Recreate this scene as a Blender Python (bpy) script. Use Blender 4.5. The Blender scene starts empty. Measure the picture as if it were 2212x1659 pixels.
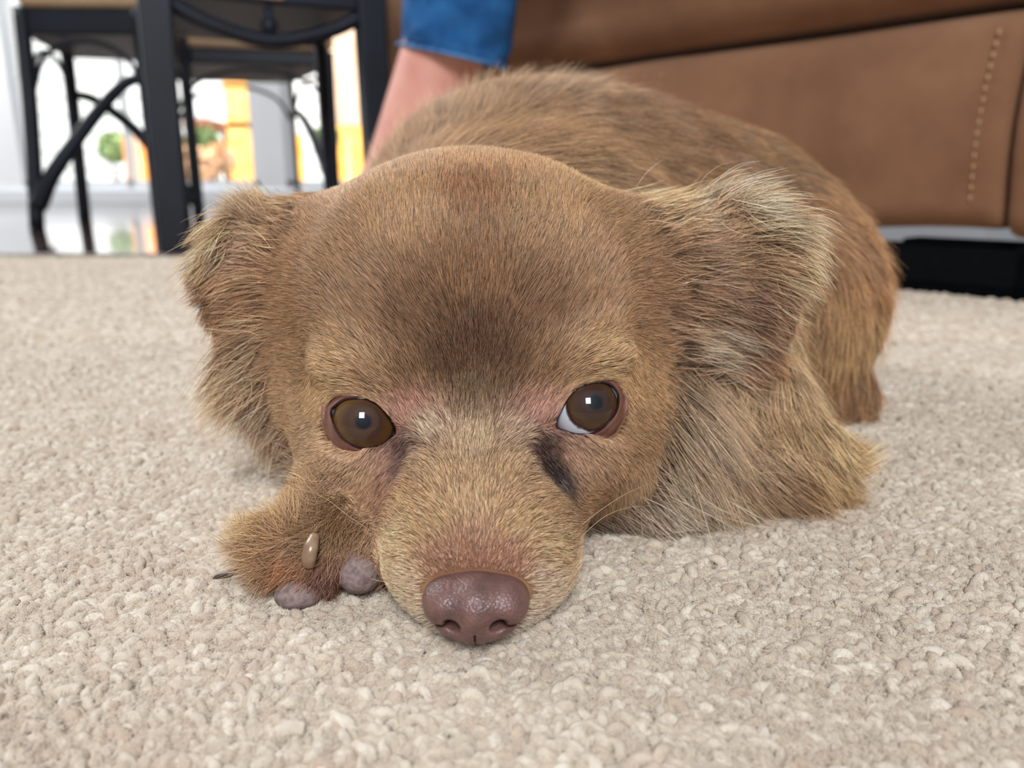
import bpy, math
import numpy as np
from mathutils import Vector, Matrix

rng = np.random.default_rng(7)
sc = bpy.context.scene

# ------------------------------------------------------------------ camera
W, H, F = 2212.0, 1659.0, 1700.0
CAM_H = 0.10
PITCH = math.radians(14.2)
cam_d = bpy.data.cameras.new('camera')
cam = bpy.data.objects.new('camera', cam_d)
sc.collection.objects.link(cam)
cam.location = (0, 0, CAM_H)
cam.rotation_euler = (math.pi / 2 - PITCH, 0, 0)
cam_d.sensor_width = 36.0
cam_d.lens = 36.0 * F / W
cam_d.clip_start = 0.01
cam_d.clip_end = 60
cam_d.dof.use_dof = True
cam_d.dof.focus_distance = 0.195
cam_d.dof.aperture_fstop = 11.5
sc.camera = cam

# ------------------------------------------------------------------ world, lights, exposure
wd = bpy.data.worlds.new('world'); sc.world = wd
wd.use_nodes = True
wn = wd.node_tree.nodes; wl = wd.node_tree.links
bg = wn['Background']
tc = wn.new('ShaderNodeTexCoord'); sep = wn.new('ShaderNodeSeparateXYZ')
ramp = wn.new('ShaderNodeValToRGB')
wl.new(tc.outputs['Generated'], sep.inputs[0]); wl.new(sep.outputs['Z'], ramp.inputs[0])
ramp.color_ramp.elements[0].position = 0.0; ramp.color_ramp.elements[0].color = (0.62, 0.66, 0.70, 1)
ramp.color_ramp.elements[1].position = 0.9; ramp.color_ramp.elements[1].color = (0.82, 0.86, 0.92, 1)
wl.new(ramp.outputs[0], bg.inputs[0])
bg.inputs[1].default_value = 0.46

def area(name, loc, target, sx, sy, power, col):
    l = bpy.data.lights.new(name, 'AREA'); l.shape = 'RECTANGLE'; l.size = sx; l.size_y = sy
    l.energy = power; l.color = col
    o = bpy.data.objects.new(name, l); sc.collection.objects.link(o)
    o.location = loc
    o.rotation_euler = (Vector(target) - Vector(loc)).to_track_quat('-Z', 'Y').to_euler()
    return o
area('window_light', (0.10, -1.75, 1.75), (0, 0.25, 0.05), 0.75, 0.9, 78, (0.90, 0.95, 1.0))
area('added_rim_light', (-2.0, 2.0, 2.2), (0, 0.35, 0.05), 1.4, 1.2, 62, (0.95, 0.97, 1.0))  # unseen lamp added for rim light on the dog from behind
area('added_wall_light', (-3.6, 3.2, 1.7), (-1.4, 4.4, 0.3), 1.2, 1.6, 60, (0.95, 0.98, 1.0))  # lamp added to brighten the back wall; no such window
area('outdoor_light', (-1.6, 4.75, 3.2), (-1.6, 8.0, 0.3), 5.0, 1.5, 900, (1.0, 0.97, 0.92))
sc.view_settings.view_transform = 'Standard'
sc.view_settings.look = 'None'
sc.view_settings.exposure = -0.04
sc.view_settings.gamma = 1.0
sc.view_settings.use_curve_mapping = False
sc.cycles.max_bounces = 5
sc.cycles.diffuse_bounces = 3
sc.cycles.glossy_bounces = 3
sc.cycles.transmission_bounces = 4
sc.cycles.transparent_max_bounces = 6
sc.cycles.use_adaptive_sampling = True
sc.cycles.adaptive_threshold = 0.035

# ------------------------------------------------------------------ measuring helpers (pixels of the photo -> rays)
CP, SP = math.cos(PITCH), math.sin(PITCH)
def ray(px, py):
    px = np.asarray(px, float); py = np.asarray(py, float)
    a = (px - W / 2) / F; b = -(py - H / 2) / F
    return np.stack([a + 0 * b, CP + b * SP + 0 * a, -SP + b * CP + 0 * a], -1)
def at_z(px, py, z=0.0):
    r = ray(px, py); t = (z - CAM_H) / r[2]
    return np.array([r[0] * t, r[1] * t, z])
def at_y(px, py, y):
    r = ray(px, py); t = y / r[1]
    return np.array([r[0] * t, y, CAM_H + r[2] * t])
def project(P):
    """world metres -> photo pixels"""
    v = P - np.array([0, 0, CAM_H])
    d = v[..., 1] * CP - v[..., 2] * SP
    u = v[..., 1] * SP + v[..., 2] * CP
    return W / 2 + F * v[..., 0] / d, H / 2 - F * u / d

# ------------------------------------------------------------------ object helpers
def prop(o, label=None, cat=None, group=None, kind=None):
    if label: o['label'] = label
    if cat: o['category'] = cat
    if group: o['group'] = group
    if kind: o['kind'] = kind
    return o
def mesh_obj(name, verts, faces, mat, parent=None, smooth=True):
    me = bpy.data.meshes.new(name)
    me.from_pydata([tuple(map(float, v)) for v in verts], [], [tuple(int(i) for i in f) for f in faces])
    me.update()
    if smooth: me.polygons.foreach_set('use_smooth', [True] * len(me.polygons))
    if mat: me.materials.append(mat)
    o = bpy.data.objects.new(name, me); sc.collection.objects.link(o)
    if parent: o.parent = parent
    return o
def mesh_np(name, V, Q, mat, parent=None, smooth=True):
    """V (n,3) float, Q (m,k) int with one polygon size"""
    me = bpy.data.meshes.new(name)
    V = np.ascontiguousarray(V, np.float32); Q = np.ascontiguousarray(Q, np.int32)
    me.vertices.add(len(V)); me.vertices.foreach_set('co', V.ravel())
    k = Q.shape[1]
    me.loops.add(Q.size); me.loops.foreach_set('vertex_index', Q.ravel())
    me.polygons.add(len(Q)); me.polygons.foreach_set('loop_start', np.arange(0, Q.size, k, dtype=np.int32))
    me.update(calc_edges=True); me.validate()
    if smooth: me.polygons.foreach_set('use_smooth', np.ones(len(me.polygons), bool))
    if mat: me.materials.append(mat)
    o = bpy.data.objects.new(name, me); sc.collection.objects.link(o)
    if parent: o.parent = parent
    return o
def empty(name, loc=(0, 0, 0)):
    o = bpy.data.objects.new(name, None); sc.collection.objects.link(o)
    o.location = loc; o.empty_display_size = 0.05
    return o
class MB:
    def __init__(s): s.v = []; s.f = []
    def add(s, v, f):
        b = len(s.v); s.v += [tuple(x) for x in v]; s.f += [tuple(i + b for i in q) for q in f]; return s
    def box(s, lo, hi):
        (a, b, c), (d, e, g) = lo, hi
        v = [(a, b, c), (d, b, c), (d, e, c), (a, e, c), (a, b, g), (d, b, g), (d, e, g), (a, e, g)]
        return s.add(v, [(0, 3, 2, 1), (4, 5, 6, 7), (0, 1, 5, 4), (1, 2, 6, 5), (2, 3, 7, 6), (3, 0, 4, 7)])
    def tube(s, path, rad, n=10, flat=1.0, caps=True):
        P = np.array(path, float); m = len(P)
        R = np.full(m, rad, float) if np.isscalar(rad) else np.array(rad, float)
        T = np.gradient(P, axis=0); T /= np.linalg.norm(T, axis=1)[:, None] + 1e-12
        up = np.array([0, 0, 1.0]) if abs(T[0][2]) < 0.9 else np.array([0, 1.0, 0])
        v = []
        for i in range(m):
            a = np.cross(T[i], up); a /= np.linalg.norm(a) + 1e-12
            b = np.cross(a, T[i]); up = b
            for k in range(n):
                t = 2 * math.pi * k / n
                v.append(P[i] + R[i] * (math.cos(t) * a + flat * math.sin(t) * b))
        f = [(i * n + k, i * n + (k + 1) % n, (i + 1) * n + (k + 1) % n, (i + 1) * n + k) for i in range(m - 1) for k in range(n)]
        if caps: f += [tuple(range(n - 1, -1, -1)), tuple(range((m - 1) * n, m * n))]
        return s.add(v, f)
    def ball(s, c, r, n=12):
        rr = (r, r, r) if np.isscalar(r) else r
        v = []; f = []
        for i in range(n + 1):
            a = math.pi * i / n
            for k in range(2 * n):
                b = math.pi * k / n
                v.append((c[0] + rr[0] * math.sin(a) * math.cos(b), c[1] + rr[1] * math.sin(a) * math.sin(b), c[2] + rr[2] * math.cos(a)))
        for i in range(n):
            for k in range(2 * n):
                f.append((i * 2 * n + k, (i + 1) * 2 * n + k, (i + 1) * 2 * n + (k + 1) % (2 * n), i * 2 * n + (k + 1) % (2 * n)))
        return s.add(v, f)
    def build(s, name, mat, parent=None, smooth=True, bevel=0):
        o = mesh_obj(name, s.v, s.f, mat, parent, smooth)
        if bevel:
            m = o.modifiers.new('bevel', 'BEVEL'); m.width = bevel; m.segments = 3; m.limit_method = 'ANGLE'
            if smooth: m.harden_normals = True
        return o
def bez(p, n=24):
    """Catmull-Rom through points"""
    P = np.array(p, float); P = np.vstack([2 * P[0] - P[1], P, 2 * P[-1] - P[-2]])
    out = []
    for i in range(1, len(P) - 2):
        for t in np.linspace(0, 1, n, endpoint=False):
            a, b, c, d = P[i - 1:i + 3]
            out.append(0.5 * ((2 * b) + (-a + c) * t + (2 * a - 5 * b + 4 * c - d) * t * t + (-a + 3 * b - 3 * c + d) * t ** 3))
    out.append(P[-2]); return np.array(out)

# ------------------------------------------------------------------ materials
def lin(c):
    c = np.asarray(c, float) / 255.0
    return np.where(c <= 0.04045, c / 12.92, ((c + 0.055) / 1.055) ** 2.4)
def mat(name, col, rough=0.6, spec=0.4, metal=0.0, coat=0.0, noise=None, bump=None, sheen=0.0):
    """col 0..255 sRGB; noise=(scale, col2, detail) mixes; bump=(scale, strength, distance)"""
    m = bpy.data.materials.new(name); m.use_nodes = True
    nt = m.node_tree; N = nt.nodes; L = nt.links; b = N['Principled BSDF']
    b.inputs['Base Color'].default_value = (*lin(col), 1)
    b.inputs['Roughness'].default_value = rough
    b.inputs['Specular IOR Level'].default_value = spec
    b.inputs['Metallic'].default_value = metal
    b.inputs['Coat Weight'].default_value = coat
    b.inputs['Sheen Weight'].default_value = sheen
    if noise or bump: t = N.new('ShaderNodeTexCoord')
    if noise:
        n = N.new('ShaderNodeTexNoise'); n.inputs['Scale'].default_value = noise[0]; n.inputs['Detail'].default_value = noise[2]
        r = N.new('ShaderNodeValToRGB')
        r.color_ramp.elements[0].position = 0.35; r.color_ramp.elements[0].color = (*lin(col), 1)
        r.color_ramp.elements[1].position = 0.68; r.color_ramp.elements[1].color = (*lin(noise[1]), 1)
        L.new(t.outputs['Object'], n.inputs['Vector']); L.new(n.outputs['Fac'], r.inputs[0]); L.new(r.outputs[0], b.inputs['Base Color'])
    if bump:
        n2 = N.new('ShaderNodeTexNoise'); n2.inputs['Scale'].default_value = bump[0]; n2.inputs['Detail'].default_value = 4
        bp = N.new('ShaderNodeBump'); bp.inputs['Strength'].default_value = bump[1]; bp.inputs['Distance'].default_value = bump[2]
        L.new(t.outputs['Object'], n2.inputs['Vector']); L.new(n2.outputs['Fac'], bp.inputs['Height']); L.new(bp.outputs[0], b.inputs['Normal'])
    return m
M_wall = mat('wall_paint', (226, 228, 230), 0.8)
M_trim = mat('white_trim', (214, 218, 222), 0.5)
M_black = mat('black_metal', (18, 22, 32), 0.5, 0.35, noise=(9, (26, 32, 44), 2))
M_cush = mat('tan_cushion', (188, 158, 124), 0.9, 0.2, noise=(40, (200, 172, 138), 3))
M_glass = bpy.data.materials.new('window_glass'); M_glass.use_nodes = True
_b = M_glass.node_tree.nodes['Principled BSDF']
_b.inputs['Base Color'].default_value = (1, 1, 1, 1); _b.inputs['Roughness'].default_value = 0.0
_b.inputs['Transmission Weight'].default_value = 1.0; _b.inputs['IOR'].default_value = 1.02

# ------------------------------------------------------------------ setting: floors, wall, windows
def wood_material():
    m = bpy.data.materials.new('glossy_wood'); m.use_nodes = True
    nt = m.node_tree; N = nt.nodes; L = nt.links; b = N['Principled BSDF']
    t = N.new('ShaderNodeTexCoord'); br = N.new('ShaderNodeTexBrick'); mp = N.new('ShaderNodeMapping')
    mp.inputs['Scale'].default_value = (1, 1, 1)
    br.inputs['Color1'].default_value = (*lin((96, 62, 44)), 1); br.inputs['Color2'].default_value = (*lin((74, 46, 34)), 1)
    br.inputs['Mortar'].default_value = (*lin((30, 20, 16)), 1)
    br.inputs['Scale'].default_value = 1.0; br.inputs['Mortar Size'].default_value = 0.003
    br.inputs['Brick Width'].default_value = 0.9; br.inputs['Row Height'].default_value = 0.09
    n = N.new('ShaderNodeTexNoise'); n.inputs['Scale'].default_value = 30; n.inputs['Detail'].default_value = 5
    mx = N.new('ShaderNodeMixRGB'); mx.blend_type = 'MULTIPLY'; mx.inputs[0].default_value = 0.4
    L.new(t.outputs['Object'], mp.inputs[0]); L.new(mp.outputs[0], br.inputs['Vector']); L.new(mp.outputs[0], n.inputs['Vector'])
    L.new(br.outputs['Color'], mx.inputs[1]); L.new(n.outputs['Color'], mx.inputs[2]); L.new(mx.outputs[0], b.inputs['Base Color'])
    b.inputs['Roughness'].default_value = 0.12; b.inputs['Specular IOR Level'].default_value = 0.9; b.inputs['Coat Weight'].default_value = 0.6
    b.inputs['Coat Roughness'].default_value = 0.05
    return m
Y_EDGE = float(at_z(200, 556)[1])          # where the carpet meets the wood
Y_WALL = 4.40
fl = MB().box((-4.5, Y_EDGE, -0.03), (2.6, Y_WALL + 0.15, 0.0)).build('floor', wood_material(), smooth=False); prop(fl, kind='structure')
M_strip = mat('edge_strip', (92, 72, 66), 0.4)
st = MB().box((-4.5, Y_EDGE - 0.006, -0.01), (2.6, Y_EDGE + 0.028, 0.004)).build('trim_1', M_strip, smooth=False, bevel=0.002); prop(st, kind='structure')

prop(MB().box((-4.62, Y_EDGE - 2.5, -.03), (-4.5, Y_WALL + .14, 2.6)).build('wall_left', M_wall, smooth=False), kind='structure')
def wx(px): return float(at_y(px, 300, Y_WALL)[0])
def wz(py): return float(at_y(600, py, Y_WALL)[2])
ZB, ZT = wz(405), 2.15
W1 = (wx(36), wx(554)); W2 = (wx(612), wx(830)); W3 = (wx(880), wx(1150))
WT = 2.6
wall = MB()
xs = [-4.5, W1[0], W1[1], W2[0], W2[1], W3[0], W3[1], 2.6]
for i in range(0, 8, 2): wall.box((xs[i], Y_WALL, 0), (xs[i + 1], Y_WALL + 0.14, WT))
for a, b in (W1, W2, W3):
    wall.box((a, Y_WALL, 0), (b, Y_WALL + 0.14, ZB)); wall.box((a, Y_WALL, ZT), (b, Y_WALL + 0.14, WT))
wo = wall.build('wall_back', M_wall, smooth=False); prop(wo, kind='structure')
bb = MB().box((-4.5, Y_WALL - 0.016, 0), (2.6, Y_WALL, ZB - 0.012)).build('baseboard_back', M_trim, smooth=False, bevel=0.004); prop(bb, kind='structure')
for i, (a, b) in enumerate((W1, W2, W3)):
    f = MB(); w = 0.035; y0, y1 = Y_WALL + 0.02, Y_WALL + 0.08
    f.box((a, y0, ZB), (a + w, y1, ZT)).box((b - w, y0, ZB), (b, y1, ZT)).box((a, y0, ZB), (b, y1, ZB + w)).box((a, y0, ZT - w), (b, y1, ZT))
    if i == 0:
        mx = wx(268); f.box((mx - 0.012, y0, ZB), (mx + 0.012, y1, ZT))
    fo = f.build('window_%d' % (i + 1), M_trim, smooth=False); prop(fo, kind='structure')
    MB().box((a + w, y0 + .02, ZB + w), (b - w, y0 + .026, ZT - w)).build('glass', M_glass, fo, smooth=False)

# ------------------------------------------------------------------ outdoors behind the windows
M_patio = mat('patio_concrete', (205, 208, 205), 0.9, noise=(3, (180, 182, 178), 3))
MB().box((-7, Y_WALL + 0.14, -0.12), (5, 9.6, -0.02)).build('trim_2', M_patio, smooth=False)['kind'] = 'structure'
M_white = mat('backdrop_white', (235, 238, 240), 0.7)
sd = MB()
for k in range(16): sd.add([(-7, 9.3, -0.1 + k * .19), (5, 9.3, -0.1 + k * .19), (5, 9.26, -0.1 + k * .19), (-7, 9.26, -0.1 + k * .19), (-7, 9.3, 0.09 + k * .19), (5, 9.3, 0.09 + k * .19)],
                            [(3, 2, 5, 4), (0, 1, 2, 3), (0, 4, 5, 1)])
prop(sd.build('sky_backdrop', M_white, smooth=False), 'added white siding standing in for bright sky beyond the windows', 'backdrop')  # white wall added as a backdrop in place of the overexposed sky
M_beige = mat('beige_stucco', (196, 168, 146), 0.8, noise=(6, (182, 152, 130), 3))
def oy(px, py, y): return at_y(px, py, y)
a = oy(700, 100, 8.6); b = oy(860, 272, 8.6)
prop(MB().box((a[0], 8.5, b[2]), (b[0] + 1.6, 9.2, 2.9)).box((a[0], 8.5, -.1), (a[0] + .12, 8.62, b[2])).box((b[0] + 1.48, 8.5, -.1), (b[0] + 1.6, 8.62, b[2])).build('garden_shed', M_beige, smooth=False, bevel=.01),
     'beige raised hut on posts seen through the right-hand window', 'shed')
M_or = mat('orange_boards', (236, 160, 84), 0.7, noise=(7, (226, 136, 58), 3))
M_or2 = mat('yellow_boards', (246, 190, 96), 0.7, noise=(7, (232, 160, 70), 3))
def fence(name, label, slats, y, top_py, mat_):
    r = empty(name, tuple(oy(slats[0][0], 404, y) * (1, 1, 0))); base = np.array(r.location)
    for s in slats:
        p0 = oy(s[0], top_py, y); p1 = oy(s[1], top_py, y)
        z1 = oy(s[0], s[2] if len(s) > 2 else top_py, y)[2]
        MB().box(np.array((p0[0], y, -0.02)) - base, np.array((p1[0], y + 0.03, z1)) - base).build('slat', mat_, r, smooth=False, bevel=.005)
    x0 = oy(slats[0][0] - 6, top_py, y)[0]; x1 = oy(slats[-1][1] + 6, top_py, y)[0]
    MB().box(np.array((x0, y + 0.03, 0.0)) - base, np.array((x1, y + 0.06, 0.06)) - base).build('rail', mat_, r, smooth=False)
    prop(r, label, 'fence'); return r
fence('picket_fence', 'orange picket fence behind the curved chair struts at left', [(262, 290), (297, 326), (336, 364), (372, 398)], 6.2, 296, M_or)
fence('picket_fence', 'yellow picket fence outside, right of the black chair legs near the bare ankle', [(610, 630, 296), (636, 652, 290), (714, 745), (752, 785)], 6.6, 272, M_or2)
M_post = mat('sunlit_post_wood', (250, 196, 120), 0.6, noise=(12, (238, 170, 90), 3))  # sunlight on the post is put into its wood colour
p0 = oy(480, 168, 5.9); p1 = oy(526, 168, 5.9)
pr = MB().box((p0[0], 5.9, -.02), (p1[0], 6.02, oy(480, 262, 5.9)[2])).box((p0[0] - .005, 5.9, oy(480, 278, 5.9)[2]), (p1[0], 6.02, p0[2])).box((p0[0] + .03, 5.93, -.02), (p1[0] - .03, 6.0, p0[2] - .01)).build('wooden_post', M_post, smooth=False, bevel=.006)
prop(pr, 'tall sunlit orange wooden post outside the middle of the window', 'post')
M_cyan = mat('pale_blue_post', (160, 215, 228), 0.5)
p0 = oy(534, 150, 5.2); p1 = oy(553, 150, 5.2)
prop(MB().box((p0[0], 5.2, -.02), (p1[0], 5.26, p0[2] + .5)).build('drain_pipe', M_cyan, smooth=False, bevel=.01), 'pale blue upright pipe outside beside the white window post', 'pipe')
M_brown = mat('patio_table_wood', (140, 92, 70), 0.6, noise=(10, (120, 76, 58), 3))
t = empty('patio_table', tuple(oy(428, 404, 5.95) * (1, 1, 0))); tb = np.array(t.location)
a = oy(396, 256, 5.95) - tb; b = oy(452, 280, 5.95) - tb
MB().box((a[0], -.02, b[2]), (b[0], .45, a[2])).build('table_top', M_brown, t, smooth=False, bevel=.004)
for q in (a[0] + .02, b[0] - .05):
    for y_ in (0.02, .4): MB().box((q, y_, -.02), (q + .03, y_ + .03, b[2])).build('leg', M_brown, t, smooth=False)
prop(t, 'small brown wooden patio table outside beyond the chairs', 'table')
def leafmass(c, r, col1, col2, n, seed):
    g = np.random.default_rng(seed); mb = MB()
    for _ in range(n):
        d = g.normal(size=3); d /= np.linalg.norm(d); p = c + d * r * g.uniform(.55, 1.0)
        u = g.normal(size=3); u /= np.linalg.norm(u); w = np.cross(u, d); w /= np.linalg.norm(w) + 1e-9
        L_, B_ = .055, .02
        b = len(mb.v); mb.v += [tuple(p - u * L_), tuple(p + w * B_ + d * .008), tuple(p + u * L_), tuple(p - w * B_ + d * .008)]; mb.f.append((b, b + 1, b + 2, b + 3))
    return mb
M_leaf = mat('green_leaves', (96, 122, 80), 0.6, noise=(20, (136, 156, 104), 2))
M_leaf_o = mat('orange_blossom', (236, 186, 140), 0.6, noise=(20, (250, 220, 190), 2))
M_stem = mat('stem_brown', (90, 66, 46), 0.8)
def shrub(px, py, y, r, m, label, seed):
    c = oy(px, py, y); e = empty('garden_shrub', (c[0], y, -0.02)); base = np.array(e.location)
    leafmass(c - base, np.array([r, r, r]), 0, 0, 500, seed).build('foliage', m, e, smooth=False)
    s = MB()
    for k in range(5):
        g = np.random.default_rng(seed + k); q = (c - base) + g.normal(size=3) * r * .4
        s.tube([(0, 0, 0), tuple(q * .5 + [.02, 0, 0]), tuple(q)], [.008, .006, .003], 6)
    s.build('stem', M_stem, e); prop(e, label, 'shrub')
shrub(440, 312, 5.62, .10, M_leaf, 'round green garden shrub outside beneath the brown patio table', 3)
shrub(414, 356, 5.0, .11, M_leaf_o, 'shrub with pale orange blossom outside, below the green one', 4)
shrub(246, 318, 6.85, .12, M_leaf, 'green garden shrub outside at the left end of the orange fence', 5)
shrub(704, 300, 6.2, .09, M_leaf, 'narrow green shrub outside beside the yellow picket fence', 6)
shrub(474, 344, 5.3, .08, M_leaf_o, 'small blossoming shrub outside just left of the tall post', 9)

# ------------------------------------------------------------------ black metal chairs
def chair(corners, seat_z, label, legw=0.015, rail=0.06, bow=False, tag=False, square=False, hoops=(), braces=(), splay=(0, 0, 0, 0)):
    """corners: front-left, front-right, back-right, back-left ground points"""
    C4 = [np.array([c[0], c[1], 0.0]) for c in corners]
    mid = sum(C4) / 4
    r = empty('dining_chair', tuple(mid)); g0 = [c - mid for c in C4]; q = [c * (1 - s_) for c, s_ in zip(g0, splay)]
    for i, c in enumerate(q):
        dirn = c / np.linalg.norm(c)
        foot = g0[i]
        if square:
            u = (q[1] - q[0]) / np.linalg.norm(q[1] - q[0]); w = np.array([-u[1], u[0], 0])
            v = []
            for z, s in ((0.0, 1.0), (seat_z + .02, 1.15)):
                ctr = (foot if z == 0 else c) + np.array([0, 0, z])
                for sx, sy in ((-1, -1), (1, -1), (1, 1), (-1, 1)): v.append(ctr + (u * sx + w * sy) * legw * s * (1 if i < 2 else .5))
            MB().add(v, [(3, 2, 1, 0), (4, 5, 6, 7), (0, 1, 5, 4), (1, 2, 6, 5), (2, 3, 7, 6), (3, 0, 4, 7)]).build('leg', M_black, r, bevel=.004)
        else:
            p = bez([foot, foot * .5 + c * .5 + [0, 0, seat_z * .35], foot * .15 + c * .85 + [0, 0, seat_z * .7], c + [0, 0, seat_z]], 6)
            MB().tube(p, legw, 12).build('leg', M_black, r)
    def plate(z0, z1, grow, name, m, bev, rnd=False):
        v = []
        cs = [c * grow for c in q]
        for z in (z0, z1):
            for c in cs: v.append(c + [0, 0, z])
        MB().add(v, [(3, 2, 1, 0), (4, 5, 6, 7), (0, 1, 5, 4), (1, 2, 6, 5), (2, 3, 7, 6), (3, 0, 4, 7)]).build(name, m, r, bevel=bev)
    plate(seat_z - rail, seat_z, 1.03, 'seat_frame', M_black, .006)
    plate(seat_z + .001, seat_z + .05, 1.06, 'seat_cushion', M_cush, .02)
    # each side: a hanging hoop and a curved brace
    for i in range(4):
        a, b = q[i], q[(i + 1) % 4]
        if i not in hoops and i not in braces and not (bow and i == 0): continue
        zt = seat_z - rail
        if bow and i == 0:
            p = bez([a + [0, 0, zt + .0], a * .78 + b * .22 + [0, 0, zt - .032], (a + b) / 2 + [0, 0, zt - .05], a * .22 + b * .78 + [0, 0, zt - .032], b + [0, 0, zt]], 10)
            o = MB().tube(p, .011, 12).build('bow_brace', M_black, r)
            MB().ball((a + b) / 2 + [0, 0, zt - .03], .013).tube([(a + b) / 2 + [0, 0, zt - .045], (a + b) / 2 + [0, 0, zt + .005]], .006, 8).build('finial', M_black, o)
            continue
        p = bez([a + [0, 0, zt - .13], a * .84 + b * .16 + [0, 0, zt - .045], (a + b) / 2 + [0, 0, zt - .012], a * .16 + b * .84 + [0, 0, zt - .045], b + [0, 0, zt - .13]], 10)
        if i in hoops: MB().tube(p, .006, 10).build('hoop', M_black, r)
        if i not in braces: continue
        ga, gb = g0[i], g0[(i + 1) % 4]
        p = bez([ga * .97 + gb * .03 + [0, 0, .05], ga * .8 + gb * .2 + [0, 0, .13], a * .5 + b * .5 + [0, 0, zt * .58], a * .2 + b * .8 + [0, 0, zt * .75], b + [0, 0, zt * .79]], 10)
        MB().tube(p, list(np.interp(np.linspace(0, 1, len(p)), [0, .45, 1], [.021, .016, .011])), 12).build('curved_brace', M_black, r)
    # backrest with two uprights and a top rail
    for c in (q[2], q[3]):
        MB().tube(bez([c + [0, 0, seat_z - .02], c * 1.05 + [0, 0, seat_z + .25], c * 1.18 + [0, 0, seat_z + .48]], 8), .011, 10).build('back_post', M_black, r)
    a, b = q[2] * 1.18 + [0, 0, seat_z + .46], q[3] * 1.18 + [0, 0, seat_z + .46]
    MB().tube(bez([a, (a + b) / 2 + [0, 0, .05], b], 8), .013, 10).build('top_rail', M_black, r)
    if tag:
        a, b = q[0], q[1]; u = (b - a); w = np.array([u[1], -u[0], 0]); w /= np.linalg.norm(w)
        c0 = a + u * .36; c1 = a + u * .57; zt = seat_z - rail
        v = [p * 1.03 + w * d + [0, 0, z] for p in (c0, c1) for d in (-.002, .0045) for z in (zt + .006, zt + .034)]
        MB().add(v, [(0, 1, 3, 2), (4, 6, 7, 5), (0, 4, 5, 1), (2, 3, 7, 6), (0, 2, 6, 4), (1, 5, 7, 3)]).build('label_plate', mat('pale_wood_tag', (168, 130, 104), .7), r, smooth=False)
    prop(r, label, 'chair'); return r
def g2(px, py): p = at_z(px, py); return (p[0], p[1])
A1 = g2(80, 494); A2 = (-0.845, 1.93); 
du = np.array([A2[0] - A1[0], A2[1] - A1[1]]); dn = np.array([-du[1], du[0]]) / np.linalg.norm(du)
chair([A1, A2, tuple(np.array(A2) + dn * .42), tuple(np.array(A1) + dn * .40 + [-.03, 0])], 0.485,
      'black metal dining chair at far left with an X of curved braces', legw=0.0165, rail=.055, hoops=(0, 1, 3), braces=(0, 2), splay=(.15, 0, 0, .10))
B1 = g2(378, 549); B2 = (-0.215, 1.32)
du = np.array([B2[0] - B1[0], B2[1] - B1[1]]); dn = np.array([-du[1], du[0]]) / np.linalg.norm(du)
chair([B1, B2, tuple(np.array(B2) + dn * .36), tuple(np.array(B1) + dn * .36)], 0.42,
      'nearest black dining chair with thick square legs and bowed brace', legw=0.0195, rail=.062, bow=True, tag=True, square=True, splay=(.06, .03, .03, .06))
C1 = (-0.96, 2.38); C2 = (-0.53, 2.46)
chair([C1, C2, (-0.75, 2.84), (-1.12, 2.78)], 0.475, 'black metal dining chair behind the square-legged one, tan seat edge showing', legw=0.0095, rail=.04, hoops=(0, 1, 2), braces=(1,))

# ------------------------------------------------------------------ sofa
def suede():
    m = bpy.data.materials.new('brown_suede'); m.use_nodes = True
    nt = m.node_tree; N = nt.nodes; L = nt.links; b = N['Principled BSDF']
    t = N.new('ShaderNodeTexCoord'); n = N.new('ShaderNodeTexNoise'); n.inputs['Scale'].default_value = 7; n.inputs['Detail'].default_value = 5; n.inputs['Roughness'].default_value = .6
    r = N.new('ShaderNodeValToRGB')
    r.color_ramp.elements[0].position = .3; r.color_ramp.elements[0].color = (*lin((120, 82, 58)), 1)
    r.color_ramp.elements[1].position = .7; r.color_ramp.elements[1].color = (*lin((152, 110, 80)), 1)
    L.new(t.outputs['Object'], n.inputs['Vector']); L.new(n.outputs['Fac'], r.inputs[0]); L.new(r.outputs[0], b.inputs['Base Color'])
    n2 = N.new('ShaderNodeTexNoise'); n2.inputs['Scale'].default_value = 14; n2.inputs['Detail'].default_value = 6
    bp = N.new('ShaderNodeBump'); bp.inputs['Strength'].default_value = .5; bp.inputs['Distance'].default_value = .006
    L.new(t.outputs['Object'], n2.inputs['Vector']); L.new(n2.outputs['Fac'], bp.inputs['Height']); L.new(bp.outputs[0], b.inputs['Normal'])
    b.inputs['Roughness'].default_value = .85; b.inputs['Specular IOR Level'].default_value = .25
    b.inputs['Sheen Weight'].default_value = .25; b.inputs['Sheen Tint'].default_value = (.9, .7, .55, 1)
    return m
M_suede = suede()
M_stitch = mat('tan_thread', (186, 148, 112), .8)
S0 = np.array([0.42, 0.65, 0]); SU = np.array([-.303, .37, 0]); SU /= np.linalg.norm(SU); SN = np.array([-SU[1], SU[0], 0]) * 1.0
if SN[1] > 0: SN = -SN                         # outward, towards the dog
def SP3(s, n, z): return S0 + SU * s + SN * n + np.array([0, 0, z])
sofa = empty('sofa', tuple(S0 + SU * .5 - SN * .4)); SB = np.array(sofa.location)
def seam_z(s): return 0.243 + 0.004 * math.sin(s * 5) + .012 * max(0, min(1, (s - .35) / .5)) 
def loft(profile, s_vals, name, m, endround=(True, True), er=.07):
    """profile(s) -> list of (n, z); lofted along the sofa"""
    V = []; Fc = []; K = None
    for s in s_vals:
        pr = profile(s); K = len(pr)
        for n_, z in pr: V.append(SP3(s, n_, z) - SB)
    for i in range(len(s_vals) - 1):
        for k in range(K): Fc.append((i * K + k, (i + 1) * K + k, (i + 1) * K + (k + 1) % K, i * K + (k + 1) % K))
    Fc += [tuple(range(K)), tuple(range((len(s_vals) - 1) * K, len(s_vals) * K))[::-1]]
    return mesh_obj(name, V, Fc, m, sofa)
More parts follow.
